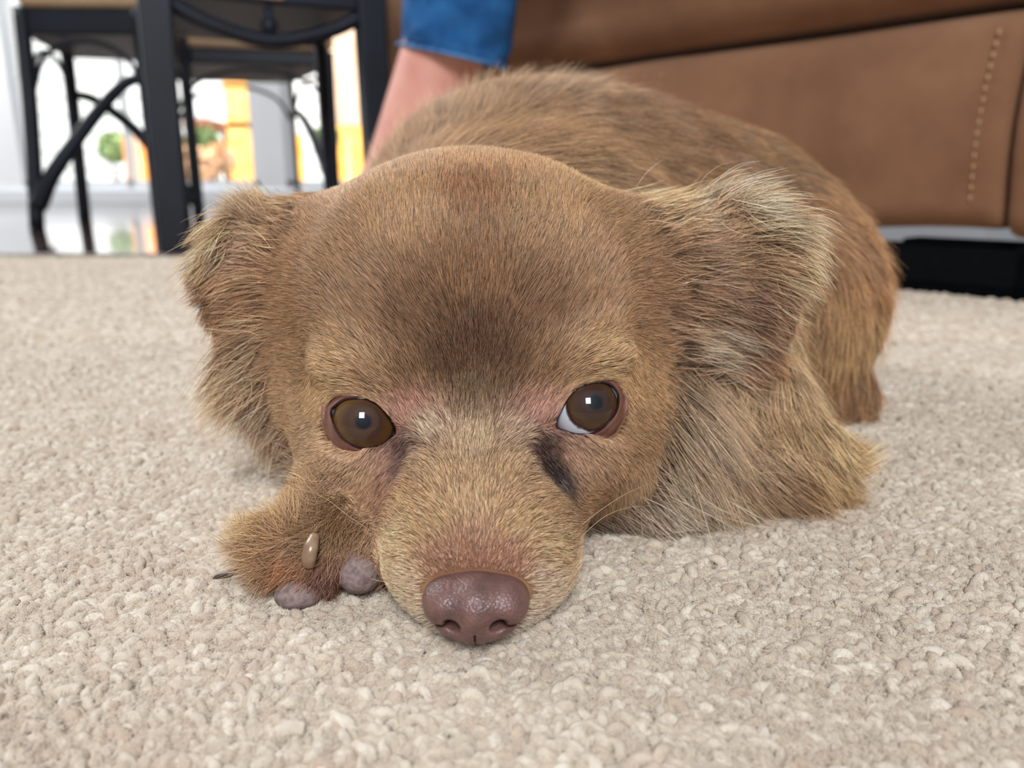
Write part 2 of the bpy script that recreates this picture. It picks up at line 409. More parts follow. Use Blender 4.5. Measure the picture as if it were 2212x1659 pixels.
def rrect(n0, n1, z0, z1, r, seg=7, puff=0.0):
    out = []
    for cx, cz, a0 in ((n1 - r, z0 + r, -90), (n1 - r, z1 - r, 0), (n0 + r, z1 - r, 90), (n0 + r, z0 + r, 180)):
        for k in range(seg + 1):
            a = math.radians(a0 + 90 * k / seg); out.append((cx + r * math.cos(a), cz + r * math.sin(a)))
        if a0 == -90 and puff:
            for t in (.2, .35, .5, .65, .8): out.append((n1 + puff * math.sin(math.pi * t), z0 + r + (z1 - z0 - 2 * r) * t))
    return out
s_end = 1.09
def sv(a, b, n, er=.06):
    base = list(np.linspace(a + er, b - er, n))
    return [a + er * (1 - math.cos(t)) for t in np.linspace(0, math.pi / 2, 6)][:-1] + base + [b - er * (1 - math.cos(t)) for t in np.linspace(math.pi / 2, 0, 6)][1:]
def insetf(a, b, er):
    def f(s):
        d = min(s - a, b - s)
        return er * (1 - math.sqrt(max(0, 1 - (1 - min(d, er) / er) ** 2)))
    return f
def prof_low(a, b, n1, zb):
    ins = insetf(a, b, .012)
    return lambda s: rrect(-.72, n1 - ins(s) + .004 * math.sin(s * 17 + 1), zb + ins(s) * .3 + .003 * math.sin(s * 23), seam_z(s) - .004, .028, 7, .010)
loft(prof_low(.028, 1.05, -.012, .060), sv(.028, 1.05, 30, .035), 'front_panel', M_suede)
loft(prof_low(-.75, .026, -.016, .054), sv(-.75, .026, 24, .035), 'front_panel', M_suede)
ins2 = insetf(-.76, s_end, .10)
loft(lambda s: rrect(-.72, .012 - ins2(s), seam_z(s) + .003, .46, .05, 8, .022), sv(-.76, s_end, 44, .10), 'seat_cushion', M_suede)
loft(lambda s: rrect(-.95, -.60, .07, .95, .08, 8), sv(-.76, s_end, 20, .10), 'backrest', M_suede)
M_blackmat = mat('black_base_shade', (9, 11, 13), .95, .1, bump=(60, .5, .01))
under = MB()
def sbox(mb, s0, s1, n0, n1, z0, z1):
    v = [SP3(s, n_, z) - SB for z in (z0, z1) for (s, n_) in ((s0, n0), (s1, n0), (s1, n1), (s0, n1))]
    return mb.add(v, [(3, 2, 1, 0), (4, 5, 6, 7), (0, 1, 5, 4), (1, 2, 6, 5), (2, 3, 7, 6), (3, 0, 4, 7)])
sbox(under, -.6, .34, -.60, -.035, .0, .016); sbox(under, -.6, .34, -.08, -.035, .0, .045); sbox(under, -.6, .12, -.075, -.04, .045, .051); sbox(under, -.6, .02, -.5, -.035, .0, .05)  # black boxes for the mechanism and for the dark shade under the sofa
under.build('base_and_shade', M_blackmat, sofa, smooth=False, bevel=.008)
leg_ = MB(); sbox(leg_, .95, 1.0, -.12, -.06, 0, .075); leg_.build('foot', M_blackmat, sofa, smooth=False)
def stitches(s_of, z0, z1, n_, name='stitching'):
    mb = MB(); k = int((z1 - z0) / .0085)
    for i in range(k):
        z = z0 + (z1 - z0) * (i + .1) / k; zz = z + (z1 - z0) / k * .62
        nn = n_ + .010 * math.sin(math.pi * min(1, max(0, (z - z0) / (z1 - z0))))
        mb.tube([SP3(s_of(z), nn, z) - SB, SP3(s_of(zz), nn + .0012, (z + zz) / 2) - SB, SP3(s_of(zz), nn, zz) - SB], .0009, 6)
    mb.build(name, M_stitch, sofa)
stitches(lambda z: .052 - .04 * (z - .07), .085, .225, -.0085)
stitches(lambda z: .40, .085, .225, -.0095); stitches(lambda z: .425, .085, .225, -.0095)
prop(sofa, 'brown suede sofa behind the dog with a dark sagging seam and tan stitching', 'sofa')

# ------------------------------------------------------------------ implicit surfaces (centimetres)
def ell(c, r, R=None):
    c = np.array(c, float); r = np.array(r, float)
    def f(P):
        q = P - c
        if R is not None: q = q @ R            # rows -> local coordinates
        k0 = np.linalg.norm(q / r, axis=-1); k1 = np.linalg.norm(q / (r * r), axis=-1)
        return k0 * (k0 - 1) / (k1 + 1e-9)
    f.c = c; f.rad = float(r.max()); return f
def cap(a, b, ra, rb):
    a = np.array(a, float); b = np.array(b, float); d = b - a; L2 = float(d @ d)
    def f(P):
        q = P - a; h = np.clip((q @ d) / L2, 0, 1)
        return np.linalg.norm(q - h[..., None] * d, axis=-1) - (ra + (rb - ra) * h)
    f.c = (a + b) / 2; f.rad = math.sqrt(L2) / 2 + max(ra, rb); return f
def smin(a, b, k):
    h = np.maximum(k - np.abs(a - b), 0) / k
    return np.minimum(a, b) - h * h * k * .25
def union(prims):
    def f(P):
        d = prims[0][0](P)
        for g, k in prims[1:]:
            if k < 0: d = -smin(-d, g(P), -k)        # smooth subtraction
            else: d = smin(d, g(P), k)
        return d
    return f
def grad(f, P, e=.02):
    g = np.stack([f(P + v) - f(P - v) for v in np.eye(3) * e], -1)
    return g / (np.linalg.norm(g, axis=-1, keepdims=True) + 1e-12)
def rot(ax, ay, az):
    return np.array(Matrix.Rotation(math.radians(az), 3, 'Z') @ Matrix.Rotation(math.radians(ay), 3, 'Y') @ Matrix.Rotation(math.radians(ax), 3, 'X'))
def surface_nets(f, lo, hi, h):
    lo = np.array(lo, float); n = np.ceil((np.array(hi) - lo) / h).astype(int) + 1
    ax = [lo[i] + h * np.arange(n[i]) for i in range(3)]
    G = np.empty(n, np.float32)
    for i in range(0, n[0], 16):
        X = np.stack(np.meshgrid(ax[0][i:i + 16], ax[1], ax[2], indexing='ij'), -1)
        G[i:i + 16] = f(X.reshape(-1, 3)).reshape(X.shape[:3])
    S = G < 0
    m = tuple(n - 1)
    cnt = np.zeros(m, np.int8); acc = np.zeros(m + (3,), np.float32)
    off = [(0, 0, 0), (1, 0, 0), (0, 1, 0), (0, 0, 1), (1, 1, 0), (1, 0, 1), (0, 1, 1), (1, 1, 1)]
    sl = lambda o: tuple(slice(o[k], o[k] + m[k]) for k in range(3))
    for a in off:
        for k in range(3):
            if a[k]: continue
            b = list(a); b[k] = 1
            sa, sb = S[sl(a)], S[sl(b)]; x = sa != sb
            ga, gb = G[sl(a)], G[sl(b)]
            t = np.where(x, ga / np.where(x, ga - gb, 1), 0)
            cnt += x
            for c in range(3): acc[..., c] += np.where(x, a[c] + (t if c == k else 0), 0)
    act = cnt > 0
    idx = np.full(m, -1, np.int64); idx[act] = np.arange(act.sum())
    cell = np.argwhere(act)
    V = lo + h * (cell + acc[act] / cnt[act][:, None])
    Q = []
    for k in range(3):
        u, v = (k + 1) % 3, (k + 2) % 3
        a = [slice(1, m[i]) for i in range(3)]; a[k] = slice(0, m[k]); a = tuple(a)
        b = list(a); b[k] = slice(1, m[k] + 1); b = tuple(b)
        s0 = S[a]; s1 = S[b]; x = s0 != s1
        loc = np.argwhere(x); base = loc.copy()
        for i in range(3):
            if i != k: base[:, i] += 1
        def at(du, dv):
            c = base.copy(); c[:, u] += du; c[:, v] += dv; return idx[c[:, 0], c[:, 1], c[:, 2]]
        q = np.stack([at(-1, -1), at(0, -1), at(0, 0), at(-1, 0)], -1)
        fl_ = s0[x]; q[~fl_] = q[~fl_][:, ::-1]
        Q.append(q)
    return V, np.concatenate(Q)
def sdf_mesh(name, f, lo, hi, h, mat_, parent=None, relax=0):
    V, Q = surface_nets(f, lo, hi, h)
    for _ in range(2):                                     # settle the vertices on the surface
        V = V - grad(f, V)* f(V)[:, None] * .8
    return mesh_np(name, V * 0.01, Q, mat_, parent), V, Q

# ------------------------------------------------------------------ person: bare foot and ankle in blue jeans
def skin_material(name, c1, c2, rough=.5):
    m = mat(name, c1, rough, .4, noise=(25, c2, 3), bump=(220, .15, .001))
    b = m.node_tree.nodes['Principled BSDF']
    b.inputs['Subsurface Weight'].default_value = .12; b.inputs['Subsurface Radius'].default_value = (1, .4, .25); b.inputs['Subsurface Scale'].default_value = .006
    return m
M_skin = skin_material('foot_skin', (212, 146, 130), (224, 164, 146))
yl = 0.95
cuff_c = (at_y(970, 70, yl) * 100)
ank = np.array(at_y(862, 345, yl)) * 100; ank[2] = 10.5
knee = cuff_c + np.array([7.5, 2, 0]); knee[2] = 53
hip = knee + np.array([22, 30, 8])
foot_tip = ank + np.array([2, -17, 0]); foot_tip[2] = 2.2
heel = ank + np.array([-1.0, 5.5, 0]); heel[2] = 3.0
prims = [(cap(ank, cuff_c + [1.0, 0, 3], 4.2, 4.5), 0), (cap(cuff_c + [1.0, 0, 3], knee, 4.5, 6.0), 4), (cap(knee, hip, 7.0, 9.5), 4),
         (cap(ank + [0, .5, -3], heel, 4.4, 3.2), 3), (ell(ank + [-3.9, .6, -2.4], (1.2, 1.4, 1.4)), 1.6), (ell(ank + [3.9, 1.2, -2.8], (1.2, 1.4, 1.4)), 1.6),
         (cap(ank + [.3, -3, -4], foot_tip + [0, 5, 2.0], 4.2, 2.7), 4), (ell(foot_tip + [0, 3.5, .6], (4.8, 4.5, 2.0)), 3)]
for k in range(5):
    tx = -3.4 + k * 1.75; ln = [2.6, 2.5, 2.2, 1.7, 1.2][k]; rr = [1.25, .85, .8, .75, .65][k]
    prims.append((cap(foot_tip + [tx, 0.5 + k * .45, -.7], foot_tip + [tx, -ln + k * .35, -1.0], rr * 1.05, rr), .7))
fp = union(prims)
person, _, _ = sdf_mesh('person', fp, np.minimum(ank, foot_tip) - [7, 7, 12], hip + [11, 11, 11], .7, M_skin)
prop(person, 'person on the sofa, bare ankle showing below a blue denim cuff', 'person')
def denim():
    m = bpy.data.materials.new('blue_denim'); m.use_nodes = True
    nt = m.node_tree; N = nt.nodes; L = nt.links; b = N['Principled BSDF']
    t = N.new('ShaderNodeTexCoord'); n = N.new('ShaderNodeTexNoise'); n.inputs['Scale'].default_value = 45; n.inputs['Detail'].default_value = 6
    r = N.new('ShaderNodeValToRGB'); r.color_ramp.elements[0].position = .3; r.color_ramp.elements[0].color = (*lin((26, 72, 124)), 1)
    r.color_ramp.elements[1].position = .75; r.color_ramp.elements[1].color = (*lin((46, 104, 160)), 1)
    L.new(t.outputs['Object'], n.inputs['Vector']); L.new(n.outputs['Fac'], r.inputs[0]); L.new(r.outputs[0], b.inputs['Base Color'])
    w = N.new('ShaderNodeTexWave'); w.inputs['Scale'].default_value = 320; w.bands_direction = 'DIAGONAL'
    bp = N.new('ShaderNodeBump'); bp.inputs['Strength'].default_value = .3; bp.inputs['Distance'].default_value = .0006
    L.new(t.outputs['Object'], w.inputs['Vector']); L.new(w.outputs['Fac'], bp.inputs['Height']); L.new(bp.outputs[0], b.inputs['Normal'])
    b.inputs['Roughness'].default_value = .9; b.inputs['Specular IOR Level'].default_value = .2
    return m
M_denim = denim(); M_denim_l = mat('worn_hem', (92, 140, 184), .9, noise=(160, (38, 88, 140), 3))
hemR = at_y(1088, 146, yl) * 100; hemL = at_y(866, 96, yl) * 100
hc = (hemL + hemR) / 2; hu = (hemR - hemL) / 2; hw = float(np.linalg.norm(hu)); hu /= hw
axis = np.array([.22, 0, 1.0]); axis /= np.linalg.norm(axis)
path = [(hc, hw, 5.6), (hc + axis * 1.8, hw * 1.01, 5.8), (hc + axis * 5, hw * 1.05, 6.2), (hc + axis * 12, hw * 1.05, 6.8), (knee * [1, 1, 0] + [0, 0, 40], 8.4, 8.4), (knee + [0, 0, 2], 9.2, 9.2),
        (knee + [5, 8, 2.5], 9.6, 9.6), (knee * .4 + hip * .6, 10.5, 10.5), (hip + [6, 9, 0], 11.5, 11.5)]
NR = 48; V = []; Fc = []
cent = bez([p[0] for p in path], 6); rads = bez([(p[1], p[2], 0) for p in path], 6)
T = np.gradient(cent, axis=0); T /= np.linalg.norm(T, axis=1)[:, None]
for i in range(len(cent)):
    u = hu if i == 0 else V_u - T[i] * (V_u @ T[i]); u /= np.linalg.norm(u); V_u = u
    w = np.cross(T[i] if i else axis, u); w /= np.linalg.norm(w)
    if i < 2: w = np.array([-.05, 1, 0.12]); w /= np.linalg.norm(w)
    for k in range(NR):
        a = 2 * math.pi * k / NR; fold = 1 + .035 * math.sin(3 * a + i * .35) + .02 * math.sin(7 * a - i * .6)
        V.append((cent[i] + fold * (rads[i][0] * math.cos(a) * u + rads[i][1] * math.sin(a) * w)) * .01)
for i in range(len(cent) - 1):
    for k in range(NR): Fc.append((i * NR + k, i * NR + (k + 1) % NR, (i + 1) * NR + (k + 1) % NR, (i + 1) * NR + k))
jn = mesh_obj('jeans', V, Fc, M_denim, person)
sm = jn.modifiers.new('cloth_thickness', 'SOLIDIFY'); sm.thickness = .0016; sm.offset = 1
jn['label'] = 'blue denim trouser leg with a stitched hem'
hem = MB(); ring = [np.array(V[k]) for k in range(NR)]; ring2 = [np.array(V[2 * NR + k]) for k in range(NR)]
cen0 = hc * .01
def offr(r_, d): return [p + (p - cen0) / np.linalg.norm(p - cen0) * d for p in r_]
hm = MB(); r0 = offr(ring, .0030); r0.append(r0[0]); hm.tube(r0, .0021, 8, caps=False); ho = hm.build('hem', M_denim_l, jn)
st_ = MB(); rr2 = offr([a * .35 + b * .65 for a, b in zip(ring, ring2)], .0022)
for k in range(NR):
    a, b = rr2[k], rr2[(k + 1) % NR]
    for t0 in (0.05, .38, .71): st_.tube([a + (b - a) * t0, a + (b - a) * (t0 + .2)], .0006, 5)
st_.build('hem_stitching', M_denim_l, jn)

# ------------------------------------------------------------------ dog (centimetres, world axes)
DX = -1.2; MX = -0.78
EL = np.array(at_y(786, 913, .1990)) * 100; ER = np.array(at_y(1265, 883, .2003)) * 100   # eyeball centres
RE = .93
ear_l_R = rot(0, 12, 28); ear_r_R = rot(0, -18, -32)
head = [
    (ell((DX, 24.2, 5.75), (5.2, 5.2, 4.8)), 0),             # skull
    (ell((DX, 23.3, 7.6), (4.5, 4.0, 3.0)), 1.5),           # forehead dome
    (ell((DX-.1, 26.0, 5.4), (5.6, 4.6, 3.9)), 2.0),           # back of the skull
    (ell((DX - 3.55, 23.8, 6.8), (1.4, 1.6, 1.9)), 1.5), (ell((DX + 3.7, 23.6, 6.9), (1.4, 1.6, 1.9)), 1.5),
    (ell((DX - 2.5, 21.9, 3.6), (2.2, 2.5, 2.2)), 1.3),     # cheeks
    (ell((DX + 2.8, 21.9, 3.7), (2.2, 2.5, 2.2)), 1.3),
    (ell((MX, 19.3, 2.65), (1.9, 3.6, 1.45), rot(16, 0, 0)), 1.6),   # bridge
    (ell((MX - .98, 17.8, 1.4), (1.4, 2.1, 1.4)), .9),    # upper lips
    (ell((MX + 1.03, 17.8, 1.4), (1.4, 2.1, 1.4)), .9),
    (ell((MX - 1.75, 19.9, 2.5), (1.3, 1.8, 1.3)), 1.2), (ell((MX + 1.75, 19.9, 2.6), (1.3, 1.8, 1.3)), 1.2),
    (ell((MX, 18.0, 0.45), (1.55, 2.5, .85)), .7),            # lower jaw
    (ell((DX - 2.6, 20.15, 5.5), (1.3, .8, .45)), .8),        # brows
    (ell((DX + 2.9, 20.15, 5.75), (1.3, .8, .45)), .8),
    (ell((DX - 2.6, 19.9, 2.75), (1.1, .7, .5)), .8),        # below the eyes
    (ell((DX + 2.9, 19.9, 2.95), (1.1, .7, .5)), .8),
]
ear_l = [(ell((-7.65, 23.9, 7.3), (1.7, .5, 2.1), ear_l_R), 0), (ell((-7.3, 23.7, 5.6), (1.0, .45, 1.4), ear_l_R), 1.0), (ell((-6.0, 23.7, 6.9), (1.5, .9, 2.0)), 1.2)]
ear_r = [(ell((5.9, 23.6, 7.6), (2.6, .5, 2.0), ear_r_R), 0), (ell((7.6, 24.0, 6.3), (1.1, .5, 1.5), rot(0, 8, -20)), .8), (ell((4.2, 23.4, 7.1), (1.7, .9, 2.0)), 1.2)]
body = [
    (ell((0.5, 31.5, 6.3), (6.6, 6.5, 5.6)), 0),              # neck and shoulders
    (ell((1.6, 40.5, 8.1), (8.6, 8.5, 6.5)), 3),              # ribs
    (ell((8.5, 41.5, 6.6), (8.2, 8.6, 6.6)), 3),              # loin
    (ell((12.0, 36.5, 5.0), (4.6, 5.6, 5.2)), 2),             # thigh
    (ell((0.6, 25.5, 2.6), (6.6, 4.5, 3.2)), 2),              # throat resting on the carpet
    (ell((-6.2, 24.6, 3.4), (2.0, 2.0, 2.5)), 1.5),
    (ell((3.8, 23.4, 1.9), (2.8, 2.6, 2.2)), 1.5),            # white chest
    (cap((6.8, 28.5, 6.2), (8.6, 24.6, 2.0), 2.4, 1.5), 1.5),   # left upper arm
    (cap((9.7, 24.2, 1.25), (4.2, 22.4, 1.1), 1.15, 1.05), 1.0),  # left forearm
    (cap((-4.0, 28.0, 5.0), (-5.0, 25.5, 1.8), 2.2, 1.3), 1.5),   # right upper arm
    (cap((-5.0, 25.5, 1.5), (-4.9, 20.2, 1.2), 1.2, 1.0), 1.0),   # right forearm
    (cap((14.5, 33.5, 1.2), (10.5, 31.8, .9), 1.3, 1.1), 1.2),    # hind foot
]
paw = [
    (ell((-4.9, 18.7, 1.15), (1.5, 1.15, 1.0)), 0),
    (ell((-3.55, 18.3, .95), (.75, .8, .7)), .4),
    (ell((-4.7, 17.9, .75), (.78, .75, .62)), .4),
    (ell((-5.75, 18.0, .75), (.8, .65, .5), rot(0, 0, 25)), .4),
    (ell((-6.3, 18.5, 1.15), (.75, .6, .5), rot(0, 0, 40)), .4),
]
HEAD, EAR_L, EAR_R, BODY, PAW = union(head), union(ear_l), union(ear_r), union(body), union(paw)
def DOG_NOEYE(P):
    d = smin(HEAD(P), BODY(P), 2.2)
    d = smin(d, EAR_L(P), 1.7); d = smin(d, EAR_R(P), 1.7)
    return smin(d, PAW(P), .6)
# opening of each eye, in photo pixels
EYE_L = [(719, 884), (733, 872), (749, 864), (773, 862), (794, 863), (813, 873), (830, 890), (842, 908), (849, 923), (852, 935), (847, 943), (832, 954), (813, 963), (789, 968), (770, 964), (749, 954), (736, 942), (726, 926), (721, 910), (717, 895)]
EYE_R = [(1202, 920), (1206, 905), (1215, 885), (1225, 866), (1240, 848), (1258, 836), (1278, 829), (1301, 828), (1319, 834), (1331, 848), (1334, 864), (1332, 882), (1323, 900), (1308, 917), (1293, 929), (1274, 936), (1252, 937), (1234, 934), (1215, 927), (1206, 925)]
def opening_dist(P, poly):
    x, y = project(P * .01); pts = np.array(poly, float); c = pts.mean(0)
    b = np.roll(pts, -1, 0); q = np.stack([x, y], -1)[:, None, :]
    ab = (b - pts)[None]; t = np.clip(((q - pts[None]) * ab).sum(-1) / (ab * ab).sum(-1), 0, 1)
    d = np.linalg.norm(q - pts[None] - t[..., None] * ab, axis=-1).min(1)
    ang = np.arctan2(y - c[1], x - c[0]); rad = np.hypot(x - c[0], y - c[1])
    pa = np.arctan2(pts[:, 1] - c[1], pts[:, 0] - c[0]); pr = np.hypot(*(pts - c).T); o = np.argsort(pa)
    R0 = np.interp(ang, pa[o], pr[o], period=2 * math.pi)
    return np.where(rad < R0, -d, d)

def sph(c, r): return lambda P: np.linalg.norm(P - c, axis=-1) - r
def DOG(P):
    d = DOG_NOEYE(P)
    for E, poly in ((EL, EYE_L), (ER, EYE_R)):
        s_ = np.linalg.norm(P - E, axis=-1) - (RE + .05); d = -smin(-d, s_, .12)
        m = (np.linalg.norm(P - E, axis=-1) < 2.4) & (P[..., 1] < E[1] + .2)
        if m.any(): d[m] = np.maximum(d[m], -(opening_dist(P[m], poly) - 5) * .0117)
    return d
def trace(f, px, py, d0=14.0, steps=60):
    r = ray(px, py); o = np.array([0, 0, CAM_H * 100.0]); n = np.linalg.norm(r, axis=-1, keepdims=True); r = r / n
    t = np.full(r.shape[:-1], d0, float)
    for _ in range(steps): t = t + np.clip(f(o + r * t[..., None]), -1, 3) * .8
    P = o + r * t[..., None]; ok = np.abs(f(P)) < .08
    if np.ndim(t) == 1 and (~ok).any():           # rays that pass the shape: nearest point of its outline
        ts = np.linspace(13, 60, 320); b = np.where(~ok)[0]
        G = o + r[b][:, None] * ts[None, :, None]; k = f(G.reshape(-1, 3)).reshape(len(b), -1).argmin(1)
        Pb = G[np.arange(len(b)), k]
        for _ in range(4): Pb = Pb - grad(f, Pb) * f(Pb)[:, None]
        P[b] = Pb
    return P, ok

# skin colour per region is set from the same colours as the coat below
M_hide = bpy.data.materials.new('undercoat'); M_hide.use_nodes = True
_n = M_hide.node_tree.nodes; _a = _n.new('ShaderNodeAttribute'); _a.attribute_name = 'coat_colour'
M_hide.node_tree.links.new(_a.outputs['Color'], _n['Principled BSDF'].inputs['Base Color'])
_n['Principled BSDF'].inputs['Roughness'].default_value = .8; _n['Principled BSDF'].inputs['Specular IOR Level'].default_value = .15
dog, DV, DQ = sdf_mesh('dog', DOG, (-12, 13.5, -.4), (22, 52, 16), .2, M_hide)
prop(dog, 'tan long-haired small dog lying with its chin on the carpet, looking up', 'dog')

# ---- coat: anchors (px, py, flow x, flow y, length cm, root colour, tip colour, lift)
TAN, TANL = (150, 110, 74), (186, 146, 100)
GRB = (122, 92, 68)
A_head = [
    (1030, 340, .0, -1, .65, (158, 114, 72), (196, 150, 100), .30), (800, 400, -.45, -1, .65, (158, 118, 78), (192, 150, 104), .28), (1250, 380, .5, -1, .8, (165, 120, 78), (204, 160, 108), .30),
    (1020, 430, .0, -1, .6, (124, 86, 54), (160, 114, 74), .26), (900, 480, -.15, -1, .6, (146, 108, 72), (182, 142, 98), .26), (1160, 470, .2, -1, .6, (146, 108, 72), (182, 142, 98), .26),
    (720, 500, -.8, -.75, .6, (140, 104, 72), (176, 138, 98), .26), (1360, 480, .8, -.6, .7, (140, 104, 70), (178, 140, 98), .26),
    (650, 620, -1, -.15, .6, (142, 104, 70), (178, 138, 96), .26), (1400, 620, 1, -.15, .65, (134, 98, 66), (170, 130, 92), .26),
    (780, 640, -.65, -.75, .55, (132, 98, 68), (170, 132, 94), .25), (1290, 640, .6, -.75, .55, (132, 98, 68), (170, 132, 94), .25),
    (1030, 600, 0, -1, .5, (124, 90, 60), (158, 118, 82), .25), (900, 680, -.35, -1, .5, (116, 86, 60), (150, 114, 82), .25), (1160, 680, .35, -1, .5, (116, 86, 60), (150, 114, 82), .25),
    (1030, 730, 0, -1, .45, (92, 66, 48), (122, 90, 66), .25), (960, 790, -.15, -1, .45, (92, 68, 48), (128, 96, 70), .25), (1090, 790, .15, -1, .45, (92, 68, 48), (128, 96, 70), .25), (1030, 860, 0, -1, .42, (98, 76, 54), (136, 110, 82), .25),
    (660, 770, -.95, -.1, .55, (140, 104, 70), (178, 140, 98), .25), (1410, 780, .95, .1, .6, (130, 96, 64), (166, 128, 90), .25),
    (880, 800, -.35, -.9, .42, (126, 94, 66), (166, 130, 94), .25), (1180, 790, .35, -.9, .42, (126, 94, 66), (166, 130, 94), .25),
    (740, 810, -.95, -.3, .45, (168, 124, 80), (212, 172, 122), .25), (690, 850, -.75, .55, .45, (168, 124, 80), (210, 170, 120), .25), (820, 825, -.6, -.7, .40, (154, 114, 80), (200, 162, 120), .25),
    (1300, 785, .8, -.3, .45, (160, 118, 76), (206, 166, 116), .25), (1370, 830, .75, .5, .45, (146, 106, 68), (190, 150, 102), .25), (1220, 800, .6, -.65, .40, (150, 112, 78), (196, 158, 116), .25),
    (885, 890, -.35, -.8, .32, (140, 94, 74), (182, 134, 108), .22), (920, 930, -.5, -.7, .35, (148, 110, 80), (210, 178, 142), .24), (1160, 900, .4, -.8, .32, (140, 94, 74), (182, 134, 108), .22), (1130, 940, .5, -.7, .35, (150, 114, 84), (206, 172, 136), .24),
    (872, 960, -.4, .7, .3, (62, 36, 30), (88, 56, 46), .2), (868, 1000, -.5, .8, .34, (70, 42, 36), (110, 74, 62), .2), (835, 1030, -.6, .8, .36, (120, 82, 62), (166, 124, 94), .2),
    (1165, 955, .3, .9, .3, (50, 28, 26), (72, 44, 40), .2), (1180, 995, .4, .9, .34, (24, 13, 14), (40, 24, 24), .2), (1205, 1025, .5, .8, .34, (24, 13, 14), (52, 34, 32), .2), (1150, 970, .2, .6, .3, (40, 22, 22), (70, 44, 40), .2),
    (1122, 985, .5, -.7, .33, (150, 114, 80), (196, 160, 118), .24), (1150, 1050, .6, -.3, .33, (146, 108, 74), (192, 154, 110), .24), (1238, 985, .4, .9, .34, (128, 88, 66), (182, 138, 104), .24), (840, 985, -.5, .8, .34, (132, 90, 70), (180, 136, 106), .24),
    (905, 1010, -.5, -.5, .33, (150, 114, 80), (196, 160, 118), .24),
    (800, 1010, -.55, .85, .38, (138, 102, 74), (192, 152, 112), .24), (740, 1000, -.7, .75, .38, (142, 106, 78), (196, 156, 116), .24), (1250, 1000, .4, .95, .36, (134, 96, 70), (190, 150, 112), .24), (1300, 980, .7, .8, .38, (140, 102, 74), (190, 150, 110), .24),
    (690, 940, -.9, .3, .42, (160, 120, 84), (202, 164, 122), .25), (1360, 940, .9, .4, .5, (132, 98, 66), (172, 134, 92), .25),
    (640, 900, -1, .1, .6, (168, 126, 84), (204, 164, 118), .25), (680, 1040, -.8, .6, .6, (168, 126, 84), (204, 166, 120), .25), (1410, 1010, .8, .6, .8, (142, 108, 74), (186, 150, 110), .25),
    (1030, 960, 0, -1, .34, (146, 116, 84), (198, 166, 126), .24), (960, 1030, -.3, -.85, .32, (150, 114, 78), (198, 160, 116), .24), (1100, 1030, .3, -.85, .32, (150, 114, 78), (198, 160, 116), .24),
    (880, 1080, -.75, -.5, .32, (148, 110, 72), (196, 156, 110), .24), (1180, 1080, .75, -.5, .32, (142, 106, 70), (188, 150, 106), .24), (790, 1090, -1, .1, .36, (142, 102, 64), (186, 144, 98), .24), (1270, 1090, 1, .15, .36, (140, 100, 64), (180, 138, 94), .24),
    (1030, 1090, 0, -1, .3, (158, 122, 84), (204, 166, 122), .22), (940, 1130, -.6, -.65, .3, (156, 116, 76), (204, 166, 118), .22), (1110, 1130, .6, -.65, .3, (156, 116, 76), (202, 164, 116), .22),
    (1030, 1170, 0, -1, .24, (146, 106, 78), (182, 140, 106), .22), (1030, 1225, .0, -1, .13, (148, 102, 78), (172, 126, 98), .12), (960, 1215, -.4, -.8, .16, (148, 104, 78), (176, 132, 102), .16), (1090, 1215, .4, -.8, .16, (148, 104, 78), (176, 132, 102), .16),
    (860, 1180, -1, -.1, .26, (168, 128, 84), (218, 182, 134), .22), (1200, 1180, 1, -.1, .26, (160, 122, 80), (208, 172, 126), .22), (890, 1270, -1, .05, .24, (176, 134, 96), (222, 190, 150), .24), (1170, 1270, 1, .05, .24, (170, 130, 96), (216, 184, 148), .24),
    (820, 1260, -1, .2, .28, (168, 126, 82), (216, 178, 130), .25), (1245, 1260, 1, .2, .28, (160, 120, 80), (206, 170, 126), .25), (880, 1350, -.85, .5, .3, (180, 140, 106), (226, 196, 158), .28), (1180, 1350, .85, .5, .3, (176, 138, 106), (222, 192, 158), .28),
    (940, 1390, -.5, .85, .3, (190, 156, 126), (230, 206, 174), .3), (1120, 1392, .5, .85, .3, (186, 152, 124), (228, 202, 172), .3),
]
A_earl = [
    (632, 500, -.9, -.4, .8, (138, 102, 70), (178, 138, 98), .26), (618, 580, -1, -.2, .8, (138, 102, 70), (178, 138, 98), .26), (610, 660, -1, .0, .8, (136, 100, 68), (176, 136, 96), .26), (606, 740, -.9, .3, .9, (136, 102, 72), (184, 146, 106), .26),
    (700, 450, -.6, -.8, 1.4, (136, 102, 70), (188, 148, 104), .25), (640, 450, -.7, -.8, 1.6, (128, 96, 66), (190, 152, 108), .22), (560, 460, -.75, -.7, 1.7, (126, 94, 66), (196, 158, 112), .2),
    (470, 450, -.85, -.55, 1.8, (134, 100, 70), (206, 170, 124), .2), (430, 500, -1, -.35, 1.7, (140, 104, 72), (208, 172, 126), .2), (560, 560, -1, -.25, 1.9, (128, 94, 72), (186, 148, 112), .18),
    (640, 620, -1, -.05, 1.6, (134, 98, 68), (178, 138, 98), .18), (450, 620, -.75, .25, 1.0, (118, 84, 58), (160, 120, 82), .15), (540, 660, -.95, .1, 1.3, (106, 78, 56), (156, 120, 86), .16),
    (470, 690, -.4, .7, .9, (126, 88, 58), (170, 128, 86), .15), (600, 740, -.85, .5, 2.2, (140, 110, 84), (202, 170, 132), .2), (540, 760, -.6, .8, 3.3, (142, 112, 84), (200, 164, 124), .2), (600, 820, -.45, .95, 3.0, (134, 100, 70), (204, 168, 126), .2),
]
